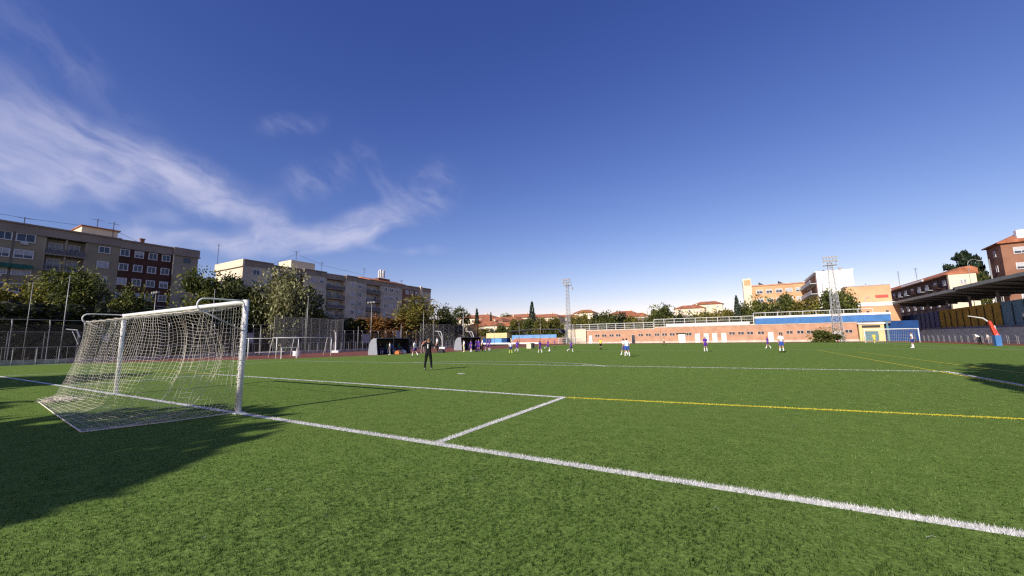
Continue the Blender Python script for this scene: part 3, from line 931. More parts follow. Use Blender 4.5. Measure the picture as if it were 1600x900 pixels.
def crown_mesh(seed, kind='broad', n=4200, size=0.055):
    global rng
    keep = rng; rng = np.random.default_rng(seed)
    C = []; A = []
    if kind in ('broad', 'shrub', 'willow'):
        nb = 24 if kind != 'shrub' else 14
        for i in range(nb):
            d = rng.normal(0, 1, 3); d /= np.linalg.norm(d)
            rad = rng.uniform(.35, .78)
            c = d * rad * np.array([1, 1, .95]); r = rng.uniform(.2, .36)
            if c[2] < -.55: c[2] *= .7
            m = int(n / nb)
            q = rng.normal(0, 1, (m, 3)); q /= np.linalg.norm(q, axis=1)[:, None]
            q = q * (rng.uniform(0.45, 1.12, m) ** .6)[:, None] * r
            if kind == 'willow':
                k = m // 2
                q[:k, 2] -= rng.exponential(.16, k)
                q[:k, :2] *= 1.1
            C.append(c + q)
            tone = rng.uniform(.15, .65)
            A.append(np.clip(tone + rng.normal(0, .18, m), 0, 1))
        # stray sprigs breaking the outline
        m = n // 10
        q = rng.normal(0, 1, (m, 3)); q /= np.linalg.norm(q, axis=1)[:, None]
        C.append(q * rng.uniform(.85, 1.06, m)[:, None]); A.append(rng.uniform(.3, 1, m))
    elif kind == 'conifer':
        t = rng.uniform(0, 1, n) ** .75
        tier = np.floor(t * 13) / 13
        rr_ = (t * .9 + .08 + .10 * (t - tier) * 13) * rng.uniform(.35, 1, n) ** .5
        an = rng.uniform(0, 2 * PI, n)
        C.append(np.stack([rr_ * np.cos(an) * (1 + .2 * np.sin(an * 5 + tier * 20)), rr_ * np.sin(an), 1 - 2 * t - .1 * rr_], 1)); A.append(rng.uniform(0, 1, n))
    elif kind == 'cedar':
        nb = 26
        for i in range(nb):
            z = rng.uniform(-.8, .95); L = (1.05 - .65 * max(0, z)) * rng.uniform(.5, 1); an = rng.uniform(0, 2 * PI)
            m = n // nb
            u = rng.uniform(.2, 1, m)
            w = rng.normal(0, .11, m) * (1.3 - u * .5)
            C.append(np.stack([np.cos(an) * L * u - np.sin(an) * w, np.sin(an) * L * u + np.cos(an) * w, z + .12 * u ** 2 + rng.normal(0, .03, m)], 1))
            A.append(np.clip(rng.normal(.45, .25, m), 0, 1))
    elif kind == 'hedge':
        C.append(np.stack([rng.uniform(-1, 1, n), rng.uniform(-1, 1, n), rng.uniform(-1, 1, n) + .12 * np.sin(rng.uniform(0, 50, n))], 1))
        A.append(rng.uniform(0, .8, n))
    C = np.concatenate(C); A = np.concatenate(A)
    V = leaves(C, rng.uniform(.6, 1.4, len(C)) * size, up=.2, droop=.5 if kind == 'willow' else 0)
    rng = keep
    return V, A


CR = {}


def crown(kind, leaf, var, n, size):
    k = (kind, leaf, var, n, size)
    if k not in CR:
        V, A = crown_mesh(var * 17 + 3, kind, n, size)
        CR[k] = tri_mesh('crown', V, M_leaf[leaf], A)
    return CR[k]


TR = {}


def trunk_mesh(var):
    if var not in TR:
        rs = random.Random(var)
        b = MB()
        b.tube([(0, 0, 0), (.02, .01, .25), (-.01, .02, .5), (.02, 0, .8)], [.045, .034, .028, .012], 8)
        for i in range(7):
            an = i * 2.4 + rs.random(); z = .3 + .06 * i
            L = rs.uniform(.22, .36)
            b.tube([(0, 0, z), (math.cos(an) * L * .5, math.sin(an) * L * .5, z + .10), (math.cos(an) * L, math.sin(an) * L, z + .25)], [.018, .012, .004], 5)
        TR[var] = b.mesh('trunk', M_bark, True)
    return TR[var]


def tree(x, y, h, r, label, leaf='green', kind='broad', var=0, z=None, frac=0.8, n=4200, size=0.058, group=None, cat='tree', ry=None):
    z = hill(x, y) if z is None else z
    t = thing({'broad': 'leafy_tree', 'shrub': 'shrub', 'willow': 'windblown_tree', 'conifer': 'conifer_tree', 'cedar': 'cedar_tree', 'hedge': 'hedge'}[kind], (x, y, z), label, cat, group, random.uniform(0, 6) if kind != 'hedge' else 0)
    hc = h * frac / 2
    c = link('crown', crown(kind, leaf, var, n, size), t, (0, 0, h - hc))
    c.scale = (r, ry or r, hc)
    tr = link('trunk', trunk_mesh(var % 4), t)
    tr.scale = (min(h, r * 1.7), min(h, r * 1.7), h * .9) if kind not in ('conifer', 'hedge') else (h * .3, h * .3, h * .8)
    return t


def ptree(px, ptop, hw, dep, label, leaf='green', kind='broad', var=0, frac=.8, **k):
    p = at(px, ptop, dep)
    z = hill(p.x, p.y)
    return tree(p.x, p.y, p.z - z, hw * dep / F, label, leaf, kind, var, z, frac, **k)


ptree(6, 436, 52, 58, 'yellow-green tree at the left edge of the photo', 'yellow', var=1)
ptree(64, 430, 38, 63, 'small yellow-green tree left of the broad round tree', 'yellow', var=2)
ptree(118, 412, 45, 56, 'broad round green tree in front of the beige balconies', 'green', var=0, n=6500, size=.05)
ptree(167, 478, 22, 62, 'low yellowish tree between the two largest left trees', 'yellow', var=3)
ptree(207, 440, 27, 58, 'small bright round tree below the dark brick facade', 'green', var=1)
ptree(318, 416, 40, 60, 'green tree covering the gap between the apartment blocks', 'green', var=3, n=5500, size=.05)
ptree(352, 423, 34, 66, 'dark green tree behind the near white goalpost', 'dark', var=2)
ptree(384, 434, 42, 62, 'dark spreading tree left of the pale windblown tree', 'dark', var=0, n=5500, size=.05)
ptree(268, 482, 30, 68, 'dark tree above the middle of the goal net', 'dark', var=4)
ptree(448, 414, 44, 64, 'large pale windblown tree with silvery drooping foliage', 'pale', 'willow', var=2, n=11000, size=.045, frac=.9)
ptree(484, 447, 30, 67, 'green tree tucked behind the pale windblown tree', 'green', var=4)
ptree(580, 490, 32, 84, 'orange autumn shrub tree behind the left dugout', 'orange', 'shrub', var=1, frac=.85)
ptree(612, 488, 36, 82, 'orange and brown shrub tree right of the first orange one', 'orange', 'shrub', var=2, frac=.85)
ptree(540, 497, 34, 84, 'dark low tree between the wire cage and the orange shrubs', 'dark', var=1)
ptree(653, 460, 38, 84, 'large bright round tree in front of the end of the far block', 'yellow', var=4, n=6000, size=.05)
ptree(692, 474, 22, 92, 'dark green tree behind the keeper', 'dark', var=3)
ptree(712, 478, 26, 98, 'olive green tree above the right dugout', 'green', var=2)
ptree(740, 503, 18, 96, 'brownish low tree left of the tiled houses', 'orange', 'shrub', var=3)
for i, (px, dep) in enumerate([(20, 54), (95, 54), (180, 55), (255, 57), (330, 60), (400, 64)]):
    p = at(px, 491, dep)
    lab = ['dark hedge at the left edge under the yellow tree', 'dark hedge under the broad round tree', 'dark hedge under the small bright tree', 'dark hedge behind the middle of the goal net', 'dark hedge behind the near white goalpost', 'dark hedge left of the wire cage fence'][i]
    tree(-54, p.y + (6 if i else 0), p.z, 2.4, lab, 'hedge', 'hedge', i, 0, .97, n=3500, size=.09, group='dark hedges behind the left fence', cat='hedge', ry=5.2)
for i, (y, h) in enumerate([(36, 6.6), (50, 6.0), (64, 5.6), (78, 5.2)]):
    tree(-56, y, h, 2.4, ['dark hedge behind the wire cage fence', 'dark hedge behind the left dugout', 'dark hedge behind the keeper', 'dark hedge behind the right dugout'][i], 'hedge', 'hedge', i, 0, .97, n=3500, size=.09, group='dark hedges behind the left fence', cat='hedge', ry=7.2)

# middle distance and skyline
for a in [(745, 482, 7, 170, 'grey-green pointed conifer left of the tiled houses', 'conifer', 'conifer'), (767, 487, 3.5, 180, 'tiny dark conifer above the tiled roofs', 'conifer', 'conifer'), (831, 471, 8.5, 185, 'dark pointed conifer standing above the tiled roofs', 'conifer', 'conifer'),
          (806, 497, 12, 128, 'green tree left of centre behind the blue stand', 'yellow', 'broad'), (826, 496, 11, 130, 'olive tree behind the middle of the blue stand', 'green', 'broad'), (846, 495, 12, 126, 'yellowing tree behind the right of the blue stand', 'yellow', 'broad'),
          (866, 494, 12, 128, 'olive tree just left of the first floodlight tower', 'yellow', 'broad'), (782, 505, 12, 120, 'low green tree above the yellow kiosk', 'green', 'broad'), (790, 489, 10, 215, 'distant olive tree among the tiled roofs', 'green', 'broad'),
          (893, 491, 14, 130, 'olive tree just right of the first floodlight tower', 'yellow', 'broad'), (912, 486, 14, 134, 'yellow-green tree behind the left end of the brick building', 'yellow', 'broad'), (933, 488, 13, 132, 'dark round tree left of the tall pair', 'green', 'broad'),
          (948, 484, 13, 136, 'dark green tree behind the rooftop railing', 'green', 'broad'), (968, 485, 13, 134, 'dark green tree right of its twin', 'dark', 'broad'), (986, 492, 12, 132, 'low olive tree left of the rust-coloured roofs', 'yellow', 'broad'),
          (1004, 497, 11, 130, 'low pale tree in front of the rust-coloured roofs', 'yellow', 'broad'), (1022, 476, 14, 128, 'left half of the broad green tree above the rooftop railing', 'green', 'broad'), (1038, 473, 16, 124, 'tall broad green tree above the rooftop railing', 'green', 'broad'),
          (1062, 484, 12, 130, 'dark pointed tree right of the tall broad tree', 'dark', 'broad'), (1080, 486, 12, 130, 'low green tree before the pink house', 'green', 'broad'), (1098, 484, 13, 128, 'low olive tree right of the pink house', 'yellow', 'broad'),
          (1118, 482, 13, 128, 'low yellow-green tree right of centre', 'yellow', 'broad'), (1136, 481, 13, 126, 'low olive tree left of the tall pine', 'yellow', 'broad'), (1150, 462, 9, 132, 'slim feathery tree left of the orange apartments', 'conifer', 'conifer'),
          (1163, 470, 12, 126, 'green tree at the left corner of the orange apartments', 'green', 'broad'), (1182, 460, 16, 122, 'round green tree before the left of the orange apartments', 'green', 'broad'), (1203, 464, 13, 124, 'green tree before the middle of the orange apartments', 'green', 'broad'),
          (1226, 456, 14, 122, 'tallest green tree before the orange apartments', 'green', 'broad'), (1246, 468, 14, 122, 'low yellow-green tree before the right of the orange apartments', 'yellow', 'broad'), (1268, 462, 15, 120, 'olive tree at the corner of the white building', 'yellow', 'broad'),
          (1296, 450, 17, 118, 'dark green tree left of the second floodlight tower', 'green', 'broad'), (1318, 449, 16, 116, 'dark green tree right of the second floodlight tower', 'green', 'broad')]:
    big = a[6] != 'conifer'
    if a[3] < 150: dp = ((114 if a[0] > 880 else 118) + (int(a[0]) % 3) * 2 - (4 if a[0] > 1265 else 0) - CY) / ray(a[0], a[1]).y
    else: dp = a[3]
    ptree(a[0], a[1], a[2] * 1.15, dp, a[4], a[5], a[6], int(a[0]) % 5, .86 if big else .95, n=2600, size=.085 if big else .07)
for i in range(9):
    tree(-70 + i * 13.5, 116 + (i % 3) * 2, 6.0 + (i % 4) * .6, 7.2, ['low dark tree left of the yellow kiosk', 'low bushy tree behind the yellow kiosk', 'bushy low tree behind the left of the blue stand', 'bushy low tree behind the right of the blue stand', 'bushy low tree behind the first floodlight tower', 'low bushy tree behind the cream wall', 'low bushy tree behind the left rooftop railing', 'low bushy tree behind the step in the rooftop railing', 'low bushy tree behind the white doors'][i], 'green', 'shrub', i % 5, 0, .95, n=3000, size=.07, cat='tree', ry=3)
ptree(1500, 394, 32, 125, 'dark spreading cedar above the cream gabled house', 'conifer', 'cedar', 1, .95, n=5000, size=.06)
ptree(1522, 400, 20, 124, 'second cedar crown beside the brown brick building', 'conifer', 'cedar', 2, .95, n=3600, size=.07)
ptree(1526, 420, 15, 118, 'dark leafy tree in front of the brown brick building', 'green', 'broad', 2, .8)
p = on_ground(1291, 533.5)
tree(28.0, 91, 2.9, 2.9, 'round clipped shrub on the grass before the brick building', 'green', 'shrub', 4, 0, 1.3, n=8000, size=.055, cat='shrub')
# trees beside and behind the photographer, whose shade falls over the turf
tree(1.1, -17.8, 9.0, 5.0, 'tall tree behind the goal, its shade darkening the lower left of the photo', 'green', 'broad', 0, 0, .72, n=16000, size=.085, ry=4.6)
tree(-6.5, -18.6, 8.2, 4.6, 'second tree behind the goal, shading the grass at the left edge', 'green', 'broad', 1, 0, .72, n=14000, size=.085)
tree(-16.6, -14.2, 8.9, 4.4, 'third tree further left behind the goal line', 'green', 'broad', 2, 0, .5, n=10000, size=.09)
tree(20.3, -1.7, 13.6, 2.4, 'slim tree right of the photographer, shading the right edge of the pitch', 'green', 'broad', 3, 0, .85, n=9000, size=.09)
tree(24.5, 3.5, 11.5, 2.6, 'second slim tree outside the right edge of the photo', 'green', 'broad', 4, 0, .5, n=9000, size=.09)

# ---------------------------------------------------------------- brick changing-room building at the far end
M_salmon = mat('salmon_brick', (0.50, 0.285, 0.185), 0.9, 0.14, 0.8, 0.25, 30)
M_salm2 = mat('orange_brick', (0.62, 0.36, 0.20), 0.9, 0.14, 0.3, 0.2, 20)
M_plinth = mat('plinth_stone', (0.58, 0.50, 0.42), 0.9, 0.15, 1)
M_blue = mat('bright_blue_panel', (0.05, 0.17, 0.42), 0.6, 0.12, 0.8)
M_navy = mat('navy_panel', (0.006, 0.05, 0.19), 0.7, 0.18, 1)
M_ochre = mat('ochre_panel', (0.38, 0.215, 0.012), 0.75, 0.2, 1)
M_aqua = mat('aqua_panel', (0.11, 0.21, 0.25), 0.75, 0.15, 1)
M_wine = mat('wine_panel', (0.22, 0.05, 0.03), 0.75, 0.15, 1)
M_wht = mat('white_wall', (0.82, 0.81, 0.79), 0.85, 0.05, 0.3)
M_yw = mat('yellow_wall', (0.72, 0.55, 0.28), 0.85, 0.08, 0.5)
M_stair = mat('stand_concrete', (0.20, 0.195, 0.215), 0.9, 0.2, 0.8, 0.2, 12)
M_door = mat('white_door', (0.78, 0.77, 0.74), 0.6, 0.05, 2)
BY = 100.0
cr = thing('changing_room_building', (0, 0, 0), 'long low salmon brick building with white doors behind the far goal', 'building')
MB().box(-22.9, -5.0, BY, BY + 9, 0, 3.45).build('wall', M_salmon, cr)
MB().box(-5.0, 34.6, BY, BY + 9, 0, 3.82).build('wall', M_salmon, cr)
MB().box(-23.0, -4.9, BY - .08, BY + 9.1, 3.45, 3.72).box(-4.9, 34.7, BY - .08, BY + 9.1, 3.82, 4.1).build('coping', M_plinth, cr)
MB().box(-23.0, 34.7, BY - .12, BY, 0, .42).build('plinth', M_plinth, cr)
wf = MB().box(-.62, .62, -.07, 0, .3, .36).box(-.62, .62, -.07, 0, -.36, -.3).box(-.62, -.56, -.07, 0, -.3, .3).box(.56, .62, -.07, 0, -.3, .3).box(-.05, .05, -.07, 0, -.3, .3).mesh('window', M_plinth)
wp = MB().box(-.56, .56, -.03, -.005, -.3, .3).mesh('pane', M_glass)
for x in [-19.9, -18.0, -16.0, -14.2, -8.4, -6.5, -4.4, -2.6, -.8, 3.0, 12.2, 14.0, 15.8, 17.9, 23.2, 25.1, 26.8, 28.5, 33.2]:
    o = link('window', wf, cr, (x, BY, 2.08)); link('pane', wp, o)


def door(x, w, h, m=M_door, z=0.02):
    o = MB().box(x - w / 2 - .08, x + w / 2 + .08, BY - .16, BY - .125, z, z + h + .08).build('door_frame', M_plinth, cr)
    MB().box(x - w / 2, x + w / 2, BY - .19, BY - .162, z, z + h).build('door', m, o)
    MB().box(x + w / 2 - .16, x + w / 2 - .08, BY - .24, BY - .192, z + .95, z + 1.1).build('handle', M_dark, o)


for x, w in ((-21.8, .9), (1.4, 1.5), (4.9, .95), (6.8, .95), (8.6, .95), (10.5, .95), (19.7, .9), (31.4, 1.1)): door(x, w, 2.1)
door(-10.3, .8, 2.1, M_glass); door(21.5, .7, 2.1, M_glass)
MB().box(.1, 2.3, BY - .5, BY - .01, 2.25, 2.4).build('door_canopy', M_dark, cr)
# drain pipes
for x in (-3.6, 15.0, 29.8): MB().tube([(x, BY - .2, 0.02), (x, BY - .2, 3.4)], .05, 6).build('drainpipe', M_plinth, cr)


def roof_rail(name, x0, x1, y, z0, z1, label, dens=0.35, m=None):
    t = thing(name, (x0, y, 0), label, 'railing')
    L = x1 - x0
    pm = MB().box(-.05, .05, -.05, .05, z0, z1).mesh('post', M_frame)
    n = max(2, int(L / 2.2))
    for i in range(n + 1): link('post', pm, t, (L * i / n, 0, 0))
    for k, q in enumerate((1.0, .62, .3)):
        MB().box(0, L, -.04, .04, z0 + (z1 - z0) * q - .05, z0 + (z1 - z0) * q + (.03 if k else .06)).build('rail', M_frame if not k else M_steel, t)
    b = MB()
    for i in range(int(L / dens)):
        b.box(i * dens, i * dens + .045, .06, .1, z0, z1 - .1)
    b.build('bars', m or M_rail, t, kind='stuff')
    return t


roof_rail('roof_railing', -29.4, -5.2, BY + .3, 3.7, 5.25, 'white rooftop railing over the left part of the brick building')
roof_rail('roof_railing', -5.0, 16.7, BY + .3, 4.1, 5.95, 'higher white rooftop railing over the middle of the brick building')
roof_rail('roof_railing', 16.9, 38.5, BY + 5, 4.1, 6.8, 'tallest railing standing behind the bright blue band', dens=.5)
MB().box(-3, 16, BY + 6, BY + 8.5, 3.9, 4.9).build('roof_shed', M_wht, None, label='low white roof shed seen through the middle rooftop railing', category='shed')
MB().box(24, 36.5, BY + 6.3, BY + 8.3, 3.9, 5.95).build('roof_shed', M_wht, None, label='white roof shed above the right end of the blue band', category='shed')
bb = thing('blue_parapet', (0, 0, 0), 'bright blue sunlit panel band above the right half of the brick building', 'parapet')
for i in range(11):
    x = 17.0 + i * 2.08
    MB().box(x, x + 2.05, BY - .14 - .015 * (i % 2), BY - .085, 4.0, 5.32).build('panel', M_blue, bb)
MB().box(17.0, 39.88, BY - .084, BY + .5, 4.101, 5.25).build('backing', M_blue, bb)
MB().box(16.95, 39.95, BY - .2, BY + .55, 5.33, 5.75).build('coping', M_wht, bb)
MB().box(34.705, 39.8, BY, BY + .4, 3.5, 4.099).build('underside_beam', M_stair, bb)
yg = thing('yellow_gatehouse', (0, 0, 0), 'pale yellow gate building right of the brick wall', 'building')
MB().box(34.75, 38.6, BY - .6, BY + 5, 0, 3.45).build('wall', M_yw, yg)
MB().box(34.6, 38.8, BY - .8, BY + 5, 3.45, 3.7).build('roof', M_wht, yg)
MB().box(35.4, 37.6, BY - .66, BY - .605, .1, 2.0).build('gate_door', M_aqua, yg)
MB().box(35.2, 38.0, BY - .7, BY - .602, 2.75, 3.2).build('dark_strip', M_dark, yg)  # plain dark strip across the upper front wall
MB().box(38.95, 39.25, BY - .5, BY - .2, 0, 3.9).build('column', M_aqua, None, label='pale blue column beside the yellow gate building', category='column')
MB().box(38.65, 44, BY + .8, BY + 1, 0, 4.0).build('navy_end_wall', M_navy, None, label='dark navy wall in shade below the end of the blue band', category='wall')
MB().tube([(30.75, BY - 3, 0), (30.75, BY - 3, 1.7)], .13, 8).build('red_post', mat('red_paint', (.5, .04, .03), .5), None, label='short red post left of the white door by the second tower', category='post')

# cream wall left of the brick building, wire enclosure before it
MB().box(-28.4, -23.1, BY - .1, BY + 6, 0, 3.95).build('cream_wall', M_cream, None, label='plain cream wall at the left end of the brick building', category='wall')
roof_rail('roof_railing', -30.5, -23.2, BY - 2.2, 0.0, 1.6, 'pale metal railing in front of the plain cream wall', dens=.3)
tree(-29, BY - .9, 2.1, 1.3, 'dark bush at the foot of the cream wall', 'dark', 'shrub', 2, 0, .95, n=1500, size=.1, cat='shrub')

# small blue stand with brick-red steps, yellow kiosk
st = thing('blue_stand', (0, 0, 0), 'small terrace stand with blue back wall and reddish steps left of the tower', 'stand')
M_red = mat('reddish_steps', (0.42, 0.20, 0.15), 0.9, 0.15, 0.8)
for i in range(5):
    MB().box(-48.6, -30.5, 101.5 + i * .75, 105.3, (i * .34) - .0, (i + 1) * .34).build('step', M_red, st)
for i in range(8):
    MB().box(-49.9 + i * 1.95, -49.9 + i * 1.95 + 1.92, 105.35, 105.5 + .02 * (i % 2), 0, 2.75).build('panel', mat('mid_blue_panel', (0.16, 0.33, 0.62), .7, .12, 1), st)
for i in range(6):
    MB().tube([(-49.5 + i * 3, 105.7, 0), (-49.5 + i * 3, 105.7, 4.4)], .05, 5).build('column', M_dark, st)
rf = []
for i in range(13):
    u = i / 12
    rf.append((-50.5 + 17.5 * u, 104.0, 4.0 + .55 * math.sin(PI * (.12 + u * .62))))
rf += [(-32.4, 104, 4.1), (-31.9, 104, 3.0), (-32.3, 104, 3.0), (-33.0, 104, 3.8)]
rf2 = rf + [(p[0], p[1], p[2] - .35) for p in rf[:13]][::-1]
MB().poly([(p[0], p[1], p[2]) for p in rf2], (0, 4, 0)).build('canopy', M_dark, st)
kk = thing('yellow_kiosk', (0, 0, 0), 'small kiosk with pale yellow top and blue doors left of the blue stand', 'kiosk')
MB().box(-58.5, -50.6, 103.4, 106, 1.9, 3.55).build('upper_wall', M_yw, kk)
MB().box(-60, -50.8, 103.7, 106, 0, 1.9).build('lower_wall', M_navy, kk)
MB().box(-56.6, -52.7, 103.55, 103.69, 0.15, 1.85).build('door', mat('sky_blue_door', (.12, .32, .62), .6, .1, 1), kk)
MB().box(-62, -38, 100.4, 100.6, 0, .45).build('white_barrier', M_wht, None, label='low white barrier in front of the yellow kiosk', category='barrier')
MB().tube([(-60.5, 103, 0), (-60.5, 103, 5.2)], .08, 6).build('brown_post', M_bark, None, label='brown post left of the yellow kiosk', category='post')
MB().box(-72, -60, 105, 105.3, 0, 2.6).build('dark_gate', M_bark, None, label='dark brown gate between the cage and the yellow kiosk', category='gate')

# ---------------------------------------------------------------- floodlight towers
def tower(x, y, H, w, label):
    t = thing('floodlight_tower', (x, y, 0), label, 'floodlight tower')
    legs = [(-w, -w), (w, -w), (w, w), (-w, w)]
    k = .42
    for a, b in legs:
        MB().tube([(a, b, 0), (a * k, b * k, H * .93)], .042, 5).build('leg', M_tower, t)
    br = MB(); n = 16
    for i in range(n):
        z0, z1 = H * .93 * i / n, H * .93 * (i + 1) / n
        s0, s1 = 1 - (1 - k) * i / n, 1 - (1 - k) * (i + 1) / n
        for j in range(4):
            a, b = legs[j], legs[(j + 1) % 4]
            br.tube([(a[0] * s0, a[1] * s0, z0), (b[0] * s1, b[1] * s1, z1)], .019, 3)
            br.tube([(b[0] * s0, b[1] * s0, z0), (a[0] * s1, a[1] * s1, z1)], .019, 3)
            br.tube([(a[0] * s1, a[1] * s1, z1), (b[0] * s1, b[1] * s1, z1)], .028, 3)
    br.build('lattice', M_tower, t)
    pf = MB().box(-1.1, 1.1, -.6, .6, H * .9, H * .9 + .08)
    for q in (.5, 1.0): pf.box(-1.1, 1.1, -.62, -.58, H * .9 + q, H * .9 + q + .05).box(-1.1, 1.1, .58, .62, H * .9 + q, H * .9 + q + .05)
    for xx in (-1.08, 0, 1.04): pf.box(xx, xx + .05, -.62, -.57, H * .9, H * .9 + 1).box(xx, xx + .05, .57, .62, H * .9, H * .9 + 1)
    pf.build('platform', M_tower, t)
    lm = MB().poly([(-.2, -.12, -.17), (.2, -.12, -.17), (.2, -.27, .17), (-.2, -.27, .17)], (0, .28, .05)).box(-.03, .03, .1, .3, -.3, 0).mesh('floodlight', M_shut)
    for r_ in range(2):
        MB().box(-1.2, 1.2, -.7, -.64, H * .93 + .7 * r_ + .2, H * .93 + .7 * r_ + .27).build('crossbar', M_tower, t)
        for c in range(5):
            link('floodlight', lm, t, (-1.0 + .5 * c, -.7, H * .93 + .7 * r_ + .35))
    ld = MB()
    for q in (-.2, .2): ld.tube([(q, -w - .1, 0), (q, -w * k - .1, H * .9)], .02, 3)
    for i in range(int(H / .4)):
        u = i * .4 / H; yy = -(w + .1) * (1 - u) - (w * k + .1) * u
        ld.tube([(-.2, yy, i * .4), (.2, yy, i * .4)], .015, 3)
    ld.build('ladder', M_tower, t)
    l2 = link('side_lamp', lm, t, (1.5, -.2, H * .85)); l2.scale = (1.3, 1.3, 1.3)
    return t


M_tower = mat('tower_paint', (0.46, 0.47, 0.48), 0.6, 0.2, 3)
tower(-27.2, 97.5, 18.0, .66, 'tall lattice floodlight tower standing near the centre of the photo')
tower(30.8, 96.0, 17.2, .85, 'lattice floodlight tower in front of the white building on the right')

# ---------------------------------------------------------------- stand on the right
rs = thing('grandstand', (0, 0, 0), 'long concrete terrace with coloured panel wall and slim roof on the right', 'stand')
SX = 44.0
nst = 7
for i in range(nst):
    MB().box(SX + i * .72, SX + nst * .72, 40, 112, max(0, i * .36 - .002), (i + 1) * .36).build('step', M_stair, rs)
WX = SX + nst * .72
cuts = [(112, 101.5, M_navy), (101.5, 81.5, M_ochre), (81.5, 75.3, M_aqua), (75.3, 40, M_wine)]
cuts = [(140, 107, M_navy), (107, 85.2, M_ochre), (85.2, 79.4, M_aqua), (79.4, 40, M_wine)]
for ya, yb, m_ in cuts:
    n = max(1, round((ya - yb) / 2.35))
    for i in range(n):
        y1 = ya - (ya - yb) * i / n; y0 = ya - (ya - yb) * (i + 1) / n
        z1 = 5.6 + .55 * (1 - (y0 - 75) / 60)
        # angled corrugated sheet: each panel turned slightly
        MB().prism([(WX, y0 + .08), (WX - .14, y0 + .35), (WX - .06, y1 - .0), (WX + .12, y1), (WX + .12, y0 + .08)], nst * .36 - .4, z1).build('panel', m_, rs)
        MB().box(WX - .17, WX + .1, y0 - .02, y0 + .05, nst * .36 - .4, z1 - .4).build('panel_rib', M_dark, rs)
MB().box(WX + .125, WX + .3, 40, 140, 0, 5.3).build('backing_wall', M_stair, rs)
MB().box(SX - .02, WX, 112.01, 140, 0, .3).build('apron', M_stair, rs)
# canopy: two shallow slabs on columns, front edge over the top steps
M_roof = mat('canopy_sheet', (0.16, 0.15, 0.14), 0.8, 0.2, 0.8)
M_roofe = mat('canopy_edge', (0.22, 0.23, 0.22), 0.6, 0.15, 1)
for (ya, yb, zz) in ((127, 90.0, 9.0), (90.6, 30, 9.2)):
    MB().poly([(WX - 3.0, yb, zz - .45), (WX - 3.0, yb, zz - .1), (WX + 5.5, yb, zz - 1.0), (WX + 5.5, yb, zz - 1.2)], (0, ya - yb, 0)).build('roof', M_roof, rs)
    MB().box(WX - 3.12, WX - 3.003, yb - .01, ya + .01, zz - .55, zz - .05).build('fascia', M_roofe, rs)
    q = yb + 1
    while q < ya:
        MB().poly([(WX - 2.9, q, zz - .46), (WX + 5.4, q, zz - 1.19), (WX + 5.4, q, zz - 1.5), (WX + 1.5, q, zz - 1.25)], (0, .16, 0)).build('rafter', M_dark, rs)
        q += 4.7
for q in range(44, 118, 9):
    MB().box(WX + 1.2, WX + 1.5, q, q + .3, 0, 8.5).build('column', M_stair, rs)
cv = thing('track_barrier', (SX - 1.0, 40, 0), 'row of pale hoop railings between track and terrace on the right', 'railing')
hm = MB().tube([(0, 0, 0), (0, 0.0, 1.0), (0, .15, 1.1), (0, 1.5, 1.1), (0, 1.65, 1.0), (0, 1.65, 0)], .03, 5).mesh('hoop', M_post)
for i in range(36): link('hoop', hm, cv, (0, i * 2.0, 0))
flat('terrace_apron', [(42.2, 30), (48, 30), (48, 98), (42.2, 98)], 0.004, M_track)

# ---------------------------------------------------------------- town behind
def prow(par, y, x0, x1, zs, w=1.5, h=1.3, n=5, m=None):
    for z in zs:
        for i in range(n):
            window(par, x0 + (x1 - x0) * (i + .5) / n, y, z, w, h, random.choice((1, 2, 3)), rz=-PI / 2)


M_orange = mat('orange_facade', (0.62, 0.36, 0.19), 0.9, 0.12, 0.25)
oa = thing('orange_apartments', (0, 0, 0), 'sunlit orange brick apartment building with a stair tower on the skyline', 'building')
MB().box(18.6, 36, 150, 162, 0, 17.9).build('wall', M_orange, oa)
MB().box(18.4, 36.2, 149.8, 162.2, 17.9, 18.3).build('parapet', M_salmon, oa)
MB().box(16.1, 18.58, 149.5, 160, 0, 20.7).build('stair_tower', M_cream, oa)
MB().box(16.5, 18.3, 149.43, 149.49, 18.4, 20.2).build('tower_panel', M_orange, oa)
prow(oa, 149.98, 19.4, 35.6, (16.0, 13.1, 10.2), 1.6, 1.1, 6)
for x in (20.7, 26.2): MB().poly([(x, 150.5, 18.3), (x + 1.6, 150.5, 18.3), (x, 150.5, 19.3)], (0, 1, 0)).build('roof_vent', M_dark, oa)
wb = thing('white_building', (0, 0, 0), 'tall white blank-walled building with dark balconies on its left side', 'building')
MB().box(33.4, 41.2, 130.0, 150, 0, 18.55).build('wall', M_wht, wb)
MB().box(33.1, 41.4, 129.9, 150.2, 18.55, 18.8).build('parapet', M_wht, wb)
for i in range(6):
    z = 1.0 + i * 2.9
    MB().box(31.9, 33.4, 130.6, 149.8, z, z + .2).box(31.9, 32.0, 130.6, 149.8, z + .2, z + 1.1).build('balcony', M_shut, wb)
    MB().box(33.3, 33.398, 131, 149.5, z + .3, z + 2.6).build('balcony_door', M_brick2, wb)
MB().box(34.3, 34.6, 129.8, 129.99, 0, 15.5).build('wall_pipe', M_shut, wb)
MB().poly([(34.8, 133, 18.8), (36.8, 133, 18.8), (35.5, 133, 19.5)], (0, 1.4, 0)).build('roof_vent', M_dark, wb)
bw = thing('orange_gable_building', (0, 0, 0), 'wide windowless orange brick building between white building and terrace roof', 'building')
MB().box(38.3, 46.9, 125, 140, 0, 13.5).build('wall', M_salm2, bw)
MB().box(38.2, 47.0, 124.9, 140, 13.5, 13.75).build('parapet', M_shut, bw)
MB().box(38.3, 47.2, 121.5, 124.8, 0, 8.2).build('lower_wing', M_salm2, bw)
MB().box(38.2, 47.3, 121.4, 124.9, 8.2, 9.1).build('lower_parapet', M_wht, bw)
